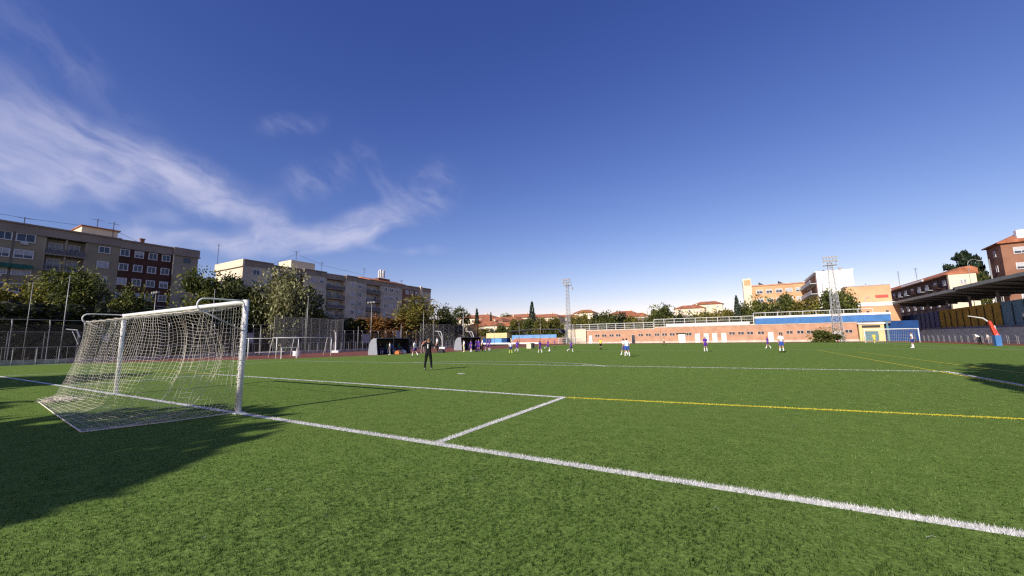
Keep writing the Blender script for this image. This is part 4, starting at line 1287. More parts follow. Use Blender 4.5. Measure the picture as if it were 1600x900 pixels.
MB().box(43.9, 46.3, 124.93, 124.99, 10.35, 11.05).build('red_sign', mat('red_sign_paint', (.55, .09, .07), .6, .3, 1.5), bw)
for x in (41.1, 44.6): MB().box(x, x + .5, 121.44, 121.49, 5.6, 7.0).build('narrow_window', M_glass, bw)
for x in (39.6, 41.7): MB().tube([(x, 124.6, 9.1), (x, 124.6, 10.2), (x + .4, 124.4, 10.8), (x + 1, 124.2, 10.9)], .06, 5).build('roof_pipe', M_shut, bw)

rb = thing('terraced_flats', (0, 0, 0), 'row of shaded flats with tiled eaves receding above the terrace roof', 'building')
HX = 66.0
MB().box(HX, HX + 5.2, 151, 262, 0, 17.6).build('wall', mat('dull_brown_brick', (0.11, 0.065, 0.05), .9, .25, .6), rb)
MB().poly([(HX - .9, 151, 17.4), (HX - .9, 151, 17.75), (HX + 2.6, 151, 19.6), (HX + 5.9, 151, 17.75), (HX + 5.9, 151, 17.4)], (0, 111, 0)).build('roof', M_tile, rb)
for i in range(18):
    y = 154 + i * 6.0
    for z in (15.6, 12.7, 9.8):
        window(rb, HX - .01, y, z, 1.7, 1.3, rz=PI)
    for z in (15.6, 12.7):
        MB().box(HX - 1.0, HX, y + 2, y + 4.6, z - 1.3, z - 1.15).box(HX - 1.0, HX - .95, y + 2, y + 4.6, z - 1.15, z - .2).build('balcony', M_shut if i % 3 else M_brick, rb)
    if i in (2, 3, 4, 7, 8): MB().box(HX - 1.3, HX - .95, y - 1, y + 5, 17.55, 18.1).build('white_fascia', M_wht, rb)
MB().box(HX + 1, HX + 4, 225, 231, 17, 21.3).build('roof_room', M_wht, rb)
MB().box(HX - 1, HX + 1.0, 232, 236, 17, 21.0).build('roof_room', M_dark, rb)
gh = thing('cream_gabled_house', (0, 0, 0), 'cream end wall with small twin windows under an orange tiled roof', 'house')
MB().box(65.6, 71.0, 150, 150.9, 0, 17.6).build('wall', M_cream, gh)
MB().poly([(65.0, 149.8, 17.6), (71.4, 149.8, 17.6), (71.4, 149.8, 19.0), (70, 149.8, 19.7), (68.5, 149.8, 19.4)], (0, 3, 0)).build('roof', M_tile, gh)
for x in (68.0, 68.7): window(gh, x, 149.99, 15.4, .3, 1.0, 0, rz=-PI / 2)
for y, h, lb in ((245, 4.6, 'tall aerial over the far flats right of the white roof room'), (200, 4.2, 'tall aerial over the middle of the shaded flats'), (183, 3, 'short aerial over the near part of the shaded flats'), (290, 4, 'aerial at the far end of the shaded flats')):
    antenna(HX + 3, y, 19.2, h + 2, lb, 1)
bbk = thing('brown_brick_flats', (0, 0, 0), 'large brown brick flats with tiled roof and white bay at the right edge', 'building')
BX, BYY = 80.0, 159.0
MB().box(BX, BX + 40, BYY, BYY + 9.5, 0, 26.3).build('wall', M_brickr if 'M_brickr' in globals() else mat('warm_brown_brick', (0.27, 0.135, 0.085), .9, .15, .4, .2, 20), bbk)
MB().poly([(BX - .8, BYY - .8, 26.3), (BX - .8, BYY - .8, 26.6), (BX + 4, BYY + 4, 29.0), (BX + 4, BYY + 6, 29.0), (BX - .8, BYY + 10.3, 26.6), (BX - .8, BYY + 10.3, 26.3)], (40, 0, 0)).build('roof', M_tile, bbk)
MB().add([(BX - .8, BYY - .8, 26.6), (BX + 41, BYY - .8, 26.6), (BX + 38, BYY + 4.7, 29.6), (BX + 5, BYY + 4.7, 29.6), (BX - .8, BYY + 10.3, 26.6), (BX + 41, BYY + 10.3, 26.6), (BX + 38, BYY + 4.8, 29.6), (BX + 5, BYY + 4.8, 29.6)], [(0, 1, 2, 3), (4, 0, 3, 7), (5, 4, 7, 6), (1, 5, 6, 2), (3, 2, 6, 7), (0, 4, 5, 1)]).build('roof_slope', M_tile, bbk)
MB().box(BX + 3.6, BX + 5.2, BYY + 1.0, BYY + 2.6, 27, 29.9).build('chimney', M_wht, bbk)
for z in (24.0, 19.6, 15.2, 10.8):
    window(bbk, BX + 3.6, BYY - .02, z, 2.6, 1.6, 2, rz=-PI / 2)
    window(bbk, BX - .02, BYY + 4.3, z, 1.0, 1.6, 1, rz=PI)
    MB().box(BX + 9, BX + 14, BYY - 1.6, BYY - .03, z - 2.0, z - .5).build('bay_balcony', M_wht, bbk)
    MB().box(BX + 9, BX + 14, BYY - .8, BYY - .03, z - .5, z + 1.6).build('bay_glazing', M_glass, bbk)
    window(bbk, BX + 11.5, BYY - .82, z + .4, 2.6, 1.5, 3, rz=-PI / 2)
MB().box(BX + 8.9, BX + 14.1, BYY - 1.7, BYY, 25.6, 26.2).build('bay_roof', M_aqua, bbk)
for o_, c_ in ((bbk, (BX, BYY)),):      # turned a few degrees askew to keep sun off its left face
    o_.rotation_euler.z = R(-5)
    v_ = Vector((c_[0], c_[1], 0)); o_.location = v_ - Matrix.Rotation(R(-5), 3, 'Z') @ v_
lamp(1545, 405, 100, 'thick tapering post in front of the brown brick flats', 'n', .22, group=None)
lamp(1512, 413, 75, 'tall curved-arm street lamp behind the terrace roof', 'c', .07, group=None, rot=0.2)
lamp(1376, 480, 98, 'pale post with small lamp at the end of the blue band', 's', .09, group=None)

# tiled houses on the rise, left of centre
def house(px, ptop, dep, w, d, hw, label, rz=0.0, wallm=None):
    p = at(px, ptop, dep)
    rh = w * .0 + 2.0
    z0 = hill(p.x, p.y) - .5
    t = thing('tiled_house', (p.x, p.y, 0), label, 'house', 'tiled houses on the rise', rz)
    zt = p.z - rh
    MB().box(-w / 2, w / 2, -d / 2, d / 2, z0, zt).build('wall', wallm or M_cream, t)
    a = .7
    MB().add([(-w / 2 - a, -d / 2 - a, zt - .1), (w / 2 + a, -d / 2 - a, zt - .1), (w / 2 + a, d / 2 + a, zt - .1), (-w / 2 - a, d / 2 + a, zt - .1), (-w / 2 + d * .4, 0, zt + rh), (w / 2 - d * .4, 0, zt + rh)],
             [(0, 1, 5, 4), (1, 2, 5), (2, 3, 4, 5), (3, 0, 4), (3, 2, 1, 0)]).build('roof', M_tile, t)
    for i in range(3):
        window(t, -w / 2 + w * (i + .5) / 3, -d / 2 - .01, zt - 1.6, 1.0, 1.2, rz=-PI / 2)
    MB().box(w * .2, w * .2 + .7, 0.3, 1.0, zt + rh * .4, zt + rh + .7).build('chimney', M_cream, t)


for a in [(748, 492, 215, 22, 11, 4, 'pale house with orange hip roof at the left of the tiled group'), (770, 496, 190, 17, 10, 4, 'orange roofed house below the tiny conifer'),
          (762, 502, 170, 15, 9, 4, 'white walled house in front with orange roof'), (790, 495, 200, 20, 11, 4, 'wide orange roof left of the dark conifer'),
          (790, 503, 172, 20, 9, 4, 'front orange roof with pale walls behind the yellow kiosk'), (812, 491, 225, 20, 10, 4, 'high orange roof just left of the dark conifer'),
          (850, 491, 225, 22, 10, 4, 'orange roof just right of the dark conifer'), (882, 492, 235, 20, 10, 4, 'orange roof behind the first floodlight tower'),
          (915, 484, 240, 12, 9, 4, 'pale flat-looking roof above the olive trees'), (975, 486, 225, 16, 10, 4, 'rust roof right of the dark trees'),
          (994, 489, 215, 14, 9, 4, 'small rust roof left of the broad green tree'), (1078, 477, 235, 16, 10, 4, 'pink walled house above the low trees'),
          (1106, 471, 245, 16, 10, 5, 'tall orange house with pale walls left of the pine')]:
    house(*a)

# ---------------------------------------------------------------- people
M_skin = mat('skin', (0.50, 0.27, 0.18), 0.6, 0.08, 6)
M_hair = mat('dark_hair', (0.03, 0.02, 0.015), 0.6, 0.2, 20)
M_hair2 = mat('light_brown_hair', (0.22, 0.13, 0.07), 0.6, 0.2, 20)
CLM = {'white': (0.75, 0.75, 0.77), 'purple': (0.10, 0.04, 0.32), 'black': (0.012, 0.012, 0.014), 'navy': (0.03, 0.05, 0.22), 'royal': (0.05, 0.10, 0.42),
       'yellow': (0.75, 0.62, 0.10), 'lime': (0.6, 0.7, 0.12), 'green': (0.04, 0.16, 0.08), 'pink': (0.6, 0.22, 0.18), 'grey': (0.25, 0.25, 0.27), 'cream': (0.72, 0.65, 0.40), 'red': (0.42, 0.04, 0.03), 'jeans': (0.08, 0.12, 0.22)}


def cm(c): return mat(c + '_cloth', CLM[c], 0.9, 0.12, 5, 0.25, 30, spec=0.08)


def rot(v, ax, a): return Matrix.Rotation(a, 3, ax) @ v


def skeleton(lean=0.0, legs=((0.05, 0.05), (-0.05, 0.05)), spread=0.07, arms=((0.1, 0.15, 0.3), (0.1, 0.15, 0.3)), turn=0.0, seat=False):
    """joints of a 1.8 m figure facing +Y, right side +X. legs: (hip flexion, knee bend); arms: (forward, outward, elbow)"""
    J = {}
    pel = Vector((0, 0, 0.95))
    def tor(v): return pel + rot(rot(Vector(v), 'X', -lean), 'Z', turn)
    J['pelvis'] = pel
    J['waist'] = tor((0, 0.0, .14)); J['chest'] = tor((0, 0.0, .36)); J['neck0'] = tor((0, -.01, .53)); J['neck1'] = tor((0, .005, .60))
    J['head'] = tor((0, .02, .69)); J['crown'] = tor((0, .012, .80))
    for k, sx in enumerate((-1, 1)):
        f, o, e = arms[k]
        sh = tor((sx * .175, -.005, .475)); J['sh%d' % k] = sh
        d = rot(rot(Vector((0, 0, -1)), 'Y', -sx * o), 'X', f); d = rot(d, 'X', -lean)
        el = sh + d * .29
        d2 = rot(rot(rot(Vector((0, 0, -1)), 'X', e), 'Y', -sx * o * .6), 'X', f)
        if o > 1.0 and e > 1.2: d2 = Vector((-sx * .75, .25, -.55)).normalized()
        wr = el + d2 * .25; J['el%d' % k] = el; J['wr%d' % k] = wr; J['hd%d' % k] = wr + d2 * .085; J['hdir%d' % k] = d2
        hf, kn = legs[k]
        hp = pel + Vector((sx * .09, 0, -.03)); J['hp%d' % k] = hp
        d = rot(rot(Vector((0, 0, -1)), 'Y', -sx * spread), 'X', hf)
        kk = hp + d * .43
        d2 = rot(rot(Vector((0, 0, -1)), 'Y', -sx * spread * .5), 'X', hf - kn)
        an = kk + d2 * .42; J['kn%d' % k] = kk; J['an%d' % k] = an
        fd = rot(Vector((0, 1, -.18)), 'X', max(-.9, min(.3, hf - kn))).normalized()
        J['toe%d' % k] = an + fd * .17 + Vector((0, 0, -.03)); J['heel%d' % k] = an + Vector((0, -.035, -.045))
    lo = min(J['toe0'].z, J['toe1'].z, J['heel0'].z, J['heel1'].z) - .035
    for k in J:
        if not k.startswith('hdir'): J[k] = J[k] - Vector((0, 0, lo))
    return J


RAD = {'pelvis': (.155, .11), 'waist': (.135, .10), 'chest': (.165, .115), 'neck0': (.075, .07), 'neck1': (.052, .055), 'head': (.076, .092), 'crown': (.068, .08),
       'sh': (.062, .06), 'el': (.042, .042), 'wr': (.028, .03), 'hd': (.036, .018), 'hp': (.095, .10), 'kn': (.058, .062), 'an': (.036, .04), 'toe': (.034, .028), 'heel': (.036, .035)}
BONES = [('pelvis', 'waist'), ('waist', 'chest'), ('chest', 'neck0'), ('neck0', 'neck1'), ('neck1', 'head'), ('head', 'crown')]
for k in '01':
    BONES += [('neck0', 'sh' + k), ('sh' + k, 'el' + k), ('el' + k, 'wr' + k), ('wr' + k, 'hd' + k), ('pelvis', 'hp' + k), ('hp' + k, 'kn' + k), ('kn' + k, 'an' + k), ('an' + k, 'toe' + k), ('an' + k, 'heel' + k)]
_body = {}


def body_parts(pose_key, J, slim=1.0):
    """grow one continuous surface over the skeleton, then cut clothing shells from copies of its regions"""
    if pose_key in _body: return _body[pose_key]
    names = [n for n in J if not n.startswith('hdir')]
    me = bpy.data.meshes.new('body')
    me.from_pydata([J[n] for n in names], [(names.index(a), names.index(b)) for a, b in BONES], [])
    o = bpy.data.objects.new('tmp', me); COL.objects.link(o)
    md = o.modifiers.new('s', 'SKIN')
    sv = me.skin_vertices[0].data
    for i, n in enumerate(names):
        r = RAD.get(n) or RAD[n.rstrip('01')]
        if n.rstrip('01') in ('sh', 'hp') and n[-1] in '01': r = RAD[n[:-1]]
        sv[i].radius = (r[0] * slim, r[1] * slim)
        sv[i].use_root = (n == 'pelvis')
    o.modifiers.new('u', 'SUBSURF').levels = 2
    dg = bpy.context.evaluated_depsgraph_get()
    ev = o.evaluated_get(dg); em = ev.to_mesh()
    V = np.array([v.co[:] for v in em.vertices]); NO = np.array([v.normal[:] for v in em.vertices])
    Fc = [tuple(p.vertices) for p in em.polygons]
    ev.to_mesh_clear(); bpy.data.objects.remove(o); bpy.data.meshes.remove(me)
    # nearest bone for each face
    cen = np.array([V[list(f)].mean(0) for f in Fc])
    best = np.full(len(Fc), 9.0); lab = np.zeros(len(Fc), int); tt = np.zeros(len(Fc))
    for bi, (a, b) in enumerate(BONES):
        A = np.array(J[a]); B = np.array(J[b]); d = B - A
        t = np.clip((cen - A) @ d / (d @ d), 0, 1)
        ds = np.linalg.norm(cen - (A + t[:, None] * d), axis=1)
        m = ds < best; best[m] = ds[m]; lab[m] = bi; tt[m] = t[m]
    nm = lambda i: BONES[i][0].rstrip('01') + '-' + BONES[i][1].rstrip('01')
    bn = [nm(i) for i in range(len(BONES))]
    def sel(rule): return [i for i in range(len(Fc)) if rule(bn[lab[i]], tt[i])]
    def shell(idx, off, flare=None):
        used = sorted({v for i in idx for v in Fc[i]}); mp = {v: k for k, v in enumerate(used)}
        vv = V[used] + NO[used] * off
        return [tuple(v) for v in vv], [tuple(mp[v] for v in Fc[i]) for i in idx]
    P_ = {}
    P_['body'] = ([tuple(v) for v in V], Fc)
    P_['shirt'] = shell(sel(lambda b, t: b in ('pelvis-waist', 'waist-chest', 'chest-neck', 'neck-sh') or (b == 'chest-neck0') or (b == 'neck0-sh') or (b == 'sh-el' and t < .8)), .016)
    P_['long_sleeves'] = shell(sel(lambda b, t: b in ('sh-el', 'el-wr')), .013)
    P_['shorts'] = shell(sel(lambda b, t: b in ('pelvis-hp',) or (b == 'pelvis-waist' and t < .25) or (b == 'hp-kn' and t < .72)), .026)
    P_['trousers'] = shell(sel(lambda b, t: b in ('pelvis-hp', 'hp-kn') or (b == 'pelvis-waist' and t < .25) or (b == 'kn-an' and t < .97)), .013)
    P_['sock'] = shell(sel(lambda b, t: b == 'kn-an' and t > .18), .008)
    P_['boot'] = shell(sel(lambda b, t: b in ('an-toe', 'an-heel')), .010)
    P_['hair'] = shell([i for i in sel(lambda b, t: b in ('head-crown', 'neck1-head', 'neck-head'))
                        if (cen[i] - np.array(J['head'])) @ np.array((J['crown'] - J['head']).normalized()) > .015 - 0.09 * min(1, max(0, -(cen[i][1] - J['head'].y) / .05)) and cen[i][1] < J['head'].y + .05 + max(0, cen[i][2] - J['crown'].z) * 2], .012)
    _body[pose_key] = (P_, J)
    return _body[pose_key]


def fingers(J):
    """five bent fingers on each hand, ears and nose: joined with the body mesh"""
    b = MB()
    for k, sx in enumerate((-1, 1)):
        w = J['wr%d' % k]; d = J['hdir%d' % k]
        h = J['hd%d' % k]
        ac = Vector((0, 1, 0)); ac = (ac - d * ac.dot(d)).normalized(); nrm = d.cross(ac) * sx
        for i, L in enumerate((.062, .072, .068, .052)):
            s_ = h + ac * (.026 - .017 * i) - d * .01
            b.tube([s_, s_ + d * L * .5 + nrm * .004, s_ + d * L * .85 + nrm * .022, s_ + d * L + nrm * .036], [.0095, .009, .008, .006], 5)
        s_ = w + d * .03 + ac * .02
        b.tube([s_, s_ + ac * .03 + d * .025, s_ + ac * .036 + d * .055], [.011, .010, .007], 5)
    hd = J['head']; up = (J['crown'] - hd).normalized(); fw = Vector((0, 1, 0)); fw = (fw - up * fw.dot(up)).normalized(); sd_ = fw.cross(up)
    b.tube([hd + fw * .075 + up * .03, hd + fw * .102 + up * -.005, hd + fw * .08 + up * -.012], [.008, .013, .008], 5)
    for s_ in (-1, 1): b.tube([hd + sd_ * .072 * s_ + up * .02, hd + sd_ * .09 * s_ - fw * .01 + up * .01, hd + sd_ * .072 * s_ - up * .03], [.008, .014, .008], 5)
    return b


POSES = {
    'keeper': dict(lean=.06, legs=((-.05, .1), (.12, .12)), spread=.13, arms=((-.05, .95, 1.35), (-.25, .75, .9))),
    'stand': dict(lean=.02, legs=((.04, .05), (-.04, .05)), spread=.07, arms=((.05, .14, .25), (.1, .16, .3))),
    'wide': dict(lean=.14, legs=((.25, .35), (.05, .25)), spread=.17, arms=((.2, .4, .6), (.15, .45, .5))),
    'walk': dict(lean=.05, legs=((.38, .12), (-.32, .30)), spread=.03, arms=((-.35, .12, .35), (.4, .12, .5))),
    'run': dict(lean=.22, legs=((.85, .95), (-.45, .75)), spread=.03, arms=((-.75, .18, 1.3), (.6, .18, 1.4))),
    'run2': dict(lean=.18, legs=((-.55, .9), (.55, .35)), spread=.05, arms=((.75, .2, 1.2), (-.6, .25, 1.2))),
    'lean': dict(lean=.85, legs=((.3, .3), (-.05, .15)), spread=.1, arms=((.6, .2, .3), (.5, .2, .4))),
    'sit': dict(lean=.10, legs=((1.5, 1.5), (1.45, 1.4)), spread=.12, arms=((.55, .15, .9), (.5, .2, .8))),
    'hips': dict(lean=.0, legs=((.06, .05), (-.02, .05)), spread=.12, arms=((-.1, 1.1, 1.4), (-.1, 1.1, 1.4)))}
_meshes = {}


def person(px, py, hpx, pose, rz, shirt, shorts, socks, boots, label, hair=M_hair, long=False, trousers=False, number=None, group=None, loc=None, height=None):
    if loc is None:
        p = on_ground(px, py); dep = (p - Vector((CX, CY, CH))).dot(_F) 
        height = hpx * dep / F
        loc = (p.x, p.y, 0.012)
    J = skeleton(**POSES[pose])
    P_, J = body_parts(pose, J)
    t = thing('person', loc, label, 'person', group, rz)
    s = height / 1.8 if pose not in ('run', 'run2', 'lean', 'sit', 'wide') else height / max(1.2, J['crown'].z + .06) if pose != 'sit' else height / 1.8
    def g(part, name, m):
        k = (pose, part, m.name)
        if k not in _meshes:
            b = MB(); b.add(*P_[part])
            if part == 'body':
                f_ = fingers(J); b.add(f_.v, f_.f)
            _meshes[k] = b.mesh(name, m, True)
        o = link(name, _meshes[k], t); return o
    g('body', 'body', M_skin); g('hair', 'hair', hair)
    g('shirt', 'shirt', cm(shirt))
    if long: g('long_sleeves', 'sleeves', cm(shirt))
    g('trousers' if trousers else 'shorts', 'trousers' if trousers else 'shorts', cm(shorts))
    if not trousers: g('sock', 'socks', cm(socks))
    g('boot', 'boots', cm(boots))
    if number:
        c = J['chest'] + Vector((0, -.150, -.02))
        cv_ = bpy.data.curves.new('shirt_number', 'FONT'); cv_.body = number[0]; cv_.size = .30; cv_.extrude = .004; cv_.align_x = 'CENTER'; cv_.align_y = 'CENTER'; cv_.resolution_u = 2
        if number[0] == '1': cv_.offset = .012
        tmp = bpy.data.objects.new('tmp', cv_); COL.objects.link(tmp)
        dg = bpy.context.evaluated_depsgraph_get()
        nm_ = bpy.data.meshes.new_from_object(tmp.evaluated_get(dg)); bpy.data.objects.remove(tmp)
        nm_.materials.clear(); nm_.materials.append(cm(number[1]))
        o = link('shirt_number', nm_, t, c); o.rotation_euler = (PI / 2 - .05, 0, 0)
    t.scale = (s, s, s)
    return t


A = .55      # facing away from the camera
GW, GP = 'players in white shirts and blue shorts', 'players in purple kit'
kp = person(669, 579, 50, 'keeper', A - .1, 'black', 'black', 'black', 'grey', 'goalkeeper in all black with a white 1 on the back, one elbow raised', M_hair2, number=('1', 'white'), trousers=True)
person(648, 558, 25.5, 'walk', A + 1.0, 'white', 'navy', 'white', 'black', 'player in white shirt and navy shorts walking left of the keeper', group=GW)
person(683, 551, 24, 'stand', 2.4, 'white', 'black', 'black', 'black', 'bystander in white beside a black bag just right of the keeper', trousers=True)
person(660, 552, 20, 'lean', -1.6, 'pink', 'grey', 'grey', 'grey', 'bystander in pink bending behind the keeper', M_hair2, trousers=True)
person(609, 555, 20, 'stand', 2.2, 'white', 'grey', 'white', 'white', 'man in white standing inside the right end of the left dugout', trousers=True)
person(725, 550.5, 19, 'stand', 2.6, 'white', 'cream', 'white', 'white', 'man in white shirt and pale trousers at the right dugout', trousers=True)
person(736, 550.5, 18, 'stand', 2.9, 'purple', 'purple', 'white', 'white', 'first of the purple players outside the right dugout', group=GP)
person(744.5, 550, 19, 'stand', 1.8, 'purple', 'purple', 'purple', 'black', 'second purple player from the right dugout', group=GP)
person(748, 549.5, 19, 'stand', 3.4, 'purple', 'purple', 'purple', 'black', 'third purple player from the right dugout', group=GP)
person(754, 549, 19, 'stand', 2.2, 'white', 'black', 'black', 'black', 'person in white with black trousers among the purple players', trousers=True)
person(761, 549, 18, 'walk', 2.0, 'purple', 'purple', 'white', 'white', 'fourth purple player, walking', group=GP)
person(765, 548.5, 18, 'stand', 2.8, 'purple', 'purple', 'white', 'white', 'fifth purple player at the right end of the group', group=GP)
person(798, 553, 19.5, 'wide', A, 'white', 'navy', 'lime', 'lime', 'player in white with lime boots and socks left of a purple opponent', group=GW)
person(808, 550, 18, 'run', A - .8, 'purple', 'purple', 'white', 'white', 'purple player running beside the one with lime socks', group=GP)
person(844, 552, 19.5, 'walk', A + .4, 'purple', 'purple', 'white', 'white', 'purple player standing alone left of the first floodlight tower', group=GP)
person(856, 547, 15.5, 'run2', A - 1, 'purple', 'purple', 'white', 'white', 'purple player running with the ball at his feet', group=GP)
person(867, 544, 12, 'stand', A + 2, 'purple', 'black', 'black', 'black', 'far purple figure by the reddish steps', group=GP)
person(892, 550, 17, 'run', A - 1.6, 'purple', 'purple', 'white', 'white', 'purple player running right of the first floodlight tower', group=GP)
person(939, 547, 17.5, 'stand', A + 2.6, 'yellow', 'black', 'black', 'black', 'referee in yellow shirt and black shorts')
person(975.5, 556, 27, 'walk', A + .5, 'white', 'royal', 'white', 'white', 'player in white partly hidden at the left of the central pair', group=GW)
person(980.5, 558, 30, 'wide', A - .1, 'white', 'royal', 'white', 'white', 'nearest white shirted player in the central pair', group=GW)
person(1038, 540, 12, 'walk', A + 1, 'cream', 'black', 'black', 'black', 'assistant in pale yellow before the brick wall')
person(1103, 549.5, 23.5, 'stand', A + 2.9, 'purple', 'purple', 'white', 'white', 'purple player standing alone before the white doors', group=GP)
person(1200.5, 545, 19, 'walk', A + 1.2, 'purple', 'purple', 'white', 'white', 'purple player walking left of a white shirted opponent', group=GP)
person(1222, 551, 30, 'stand', A + 2.8, 'white', 'royal', 'white', 'black', 'dark haired white shirted player right of the walking purple one', group=GW)
person(1427, 544.5, 25, 'hips', A + .6, 'white', 'navy', 'white', 'white', 'white shirted player nearest the right touchline', M_hair2, group=GW)
person(1367, 537, 16, 'walk', A + 2, 'yellow', 'yellow', 'yellow', 'white', 'far goalkeeper in all yellow before the far goal')
person(1533, 538.5, 17.5, 'lean', 1.2, 'white', 'black', 'black', 'black', 'spectator in white bending by the barrier left of the red hoop post', trousers=True)
person(1545, 538.5, 17, 'stand', 1.6, 'white', 'grey', 'black', 'black', 'spectator in pale shirt close to the red hoop post', trousers=True)
person(0, 0, 0, 'stand', 2.4, 'white', 'black', 'black', 'black', 'spectator in white standing on the upper terrace at the right', trousers=True, loc=(WX - .6, 78.6, nst * .36 + .005), height=1.7)

# ball at the purple player's feet
bl = thing('football', tuple(on_ground(858.5, 549.5) + Vector((0, 0, .12))), 'white football beside the running purple player', 'ball')
bmz = bmesh.new(); bmesh.ops.create_icosphere(bmz, subdivisions=2, radius=.12); bme = bpy.data.meshes.new('ball'); bmz.to_mesh(bme); bmz.free(); bme.materials.append(M_white)
link('ball', bme, bl)
bmz = bmesh.new(); bmesh.ops.create_icosphere(bmz, subdivisions=1, radius=.121)
pat = MB()
for f in list(bmz.faces)[::7]:
    c = f.calc_center_median(); q = [c + (v.co - c) * .6 for v in f.verts]; q = [v.normalized() * .1215 for v in q]; pat.add(q, [(0, 1, 2)])
pat.build('patches', M_dark, bl)
bmz.free()


# ---------------------------------------------------------------- dugouts
M_shell = mat('dugout_shell', (0.26, 0.28, 0.31), 0.4, 0.1, 2)
M_seat = mat('blue_seat', (0.03, 0.08, 0.22), 0.5, 0.15, 3)


def dugout(x, y, L, H, label, people):
    t = thing('dugout', (x, y, 0), label, 'dugout')
    prof_ = [(0.0, H), (-.45, H + .02), (-.85, H * .9), (-1.12, H * .62), (-1.25, H * .3), (-1.28, 0)]
    for yy, sm_ in ((0, M_shell), (L - .06, M_dark)):  # far side panel coloured dark to carry the shade inside the dugout
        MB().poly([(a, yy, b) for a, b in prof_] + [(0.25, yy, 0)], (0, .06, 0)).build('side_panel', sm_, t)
    outer = prof_; inner = [(a + .05, b - .05) for a, b in prof_][::-1]
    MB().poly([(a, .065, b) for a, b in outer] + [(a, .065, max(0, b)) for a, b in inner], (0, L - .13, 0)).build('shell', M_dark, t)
    for yy in (0.02, L * .5, L - .05): MB().tube([(0.02, yy, 0), (0.02, yy, H)], .025, 6).build('frame_post', M_shell, t)
    MB().box(-.03, .05, 0, L, H - .02, H + .05).build('front_rail', M_shell, t)
    sm = MB().box(-.2, .2, -.22, .22, .38, .44).box(-.22, -.17, -.22, .22, .44, .8).box(-.15, .1, -.03, .03, .02, .38).mesh('seat', M_seat)
    n = int(L / .55)
    for i in range(n): link('seat', sm, t, (-.75, .35 + i * (L - .6) / (n - 1), 0))
    for k, (u, c, lb) in enumerate(people):
        J = skeleton(**POSES['sit'])
        person(0, 0, 0, 'sit', -PI / 2, c, 'navy', 'white', 'black', lb, loc=(x - .72, y + u * L, 0.012), height=1.62)


dugout(-22.0, 26.2, 5.2, 1.85, 'left dugout with grey curved side and dark open front', [(.22, 'black', 'substitute in black seated at the left end of the left dugout'), (.42, 'green', 'substitute in green seated second in the left dugout'), (.58, 'royal', 'substitute in blue seated in the middle of the left dugout'), (.78, 'green', 'substitute in green seated near the right end of the left dugout')])
dugout(-22.6, 42.6, 5.2, 1.9, 'right dugout with pale curved side and dark open front', [(.5, 'purple', 'substitute in purple seated in the right dugout')])

# ---------------------------------------------------------------- small goals, hoops, benches, signs by the left track
make_goal('small_goal', (-25.2, 19.9, 0), 'medium white goal standing left of the left dugout beside the track', w=2.9, H=2.0, rz=-PI / 2, net='none', r=.036, depth=1.3, small=True)
make_goal('small_goal', (-27.2, 17.9, 0), 'second white goal folded behind the first by the track', w=2.6, H=1.95, rz=-PI / 2 + .1, net='none', r=.032, depth=1.2, small=True)
lg = thing('low_goal_frame', (-24.4, 17.0, 0), 'low white frame lying before the medium goal', 'goal')
for y in (0, 1.5): MB().tube([(0, y, 0), (0, y, 1.05)], .035, 6).build('post', M_white, lg)
MB().tube([(0, -.03, 1.05), (0, 1.53, 1.05)], .035, 6).build('crossbar', M_white, lg)
for k, (px, py, c, lb) in enumerate([(437, 556, 'a', 'white bench seat behind the medium goal'), (415, 556.5, 'b', 'second white bench left of the first')]):
    p = on_ground(px, py)
    b_ = thing('bench', (p.x - 1.5, p.y + .5, 0), lb, 'bench', None, 1.2)
    MB().box(-.8, .8, -.2, .2, .42, .47).build('seat', M_white, b_)
    for xx in (-.65, .65): MB().box(xx - .03, xx + .03, -.18, .18, 0, .42).build('leg', M_dark, b_)


def hoop(x, y, rz, label, post_m, arm_m, pad_m=None, H=3.05, reach=1.6, board=True, base_m=None):
    t = thing('basketball_hoop', (x, y, 0), label, 'basketball hoop', None, rz)
    MB().box(-.45, .45, -.6, .4, 0, .32).build('base', base_m or M_white, t)
    MB().tube([(0, 0, .3), (0, .05, H * .78)], .09, 8).build('post', post_m, t)
    if pad_m: MB().box(-.22, .22, -.2, .26, .9, 2.1).build('padding', pad_m, t)
    MB().tube([(0, .05, H * .78), (0, .35, H * 1.02), (0, reach, H * 1.05)], [.08, .07, .05], 6).build('arm', arm_m, t)
    MB().tube([(0, .05, H * .5), (0, reach * .6, H * 1.0)], .035, 5).build('brace', arm_m, t)
    if board:
        bd = MB().box(-.9, .9, reach, reach + .04, H - .15, H + .9).build('backboard', M_white, t)
        MB().box(-.3, .3, reach + .041, reach + .05, H + .05, H + .12).box(-.3, .3, reach + .041, reach + .05, H + .42, H + .47).box(-.3, -.25, reach + .041, reach + .05, H + .12, H + .42).box(.25, .3, reach + .041, reach + .05, H + .12, H + .42).build('target_square', M_dark, bd)
        MB().tube([(.22 * math.cos(a), reach + .3 + .22 * math.sin(a), H) for a in [2 * PI * i / 12 for i in range(12)]], .012, 5, closed=True).build('ring', mat('red_paint', (.5, .04, .03), .5), t)
    return t


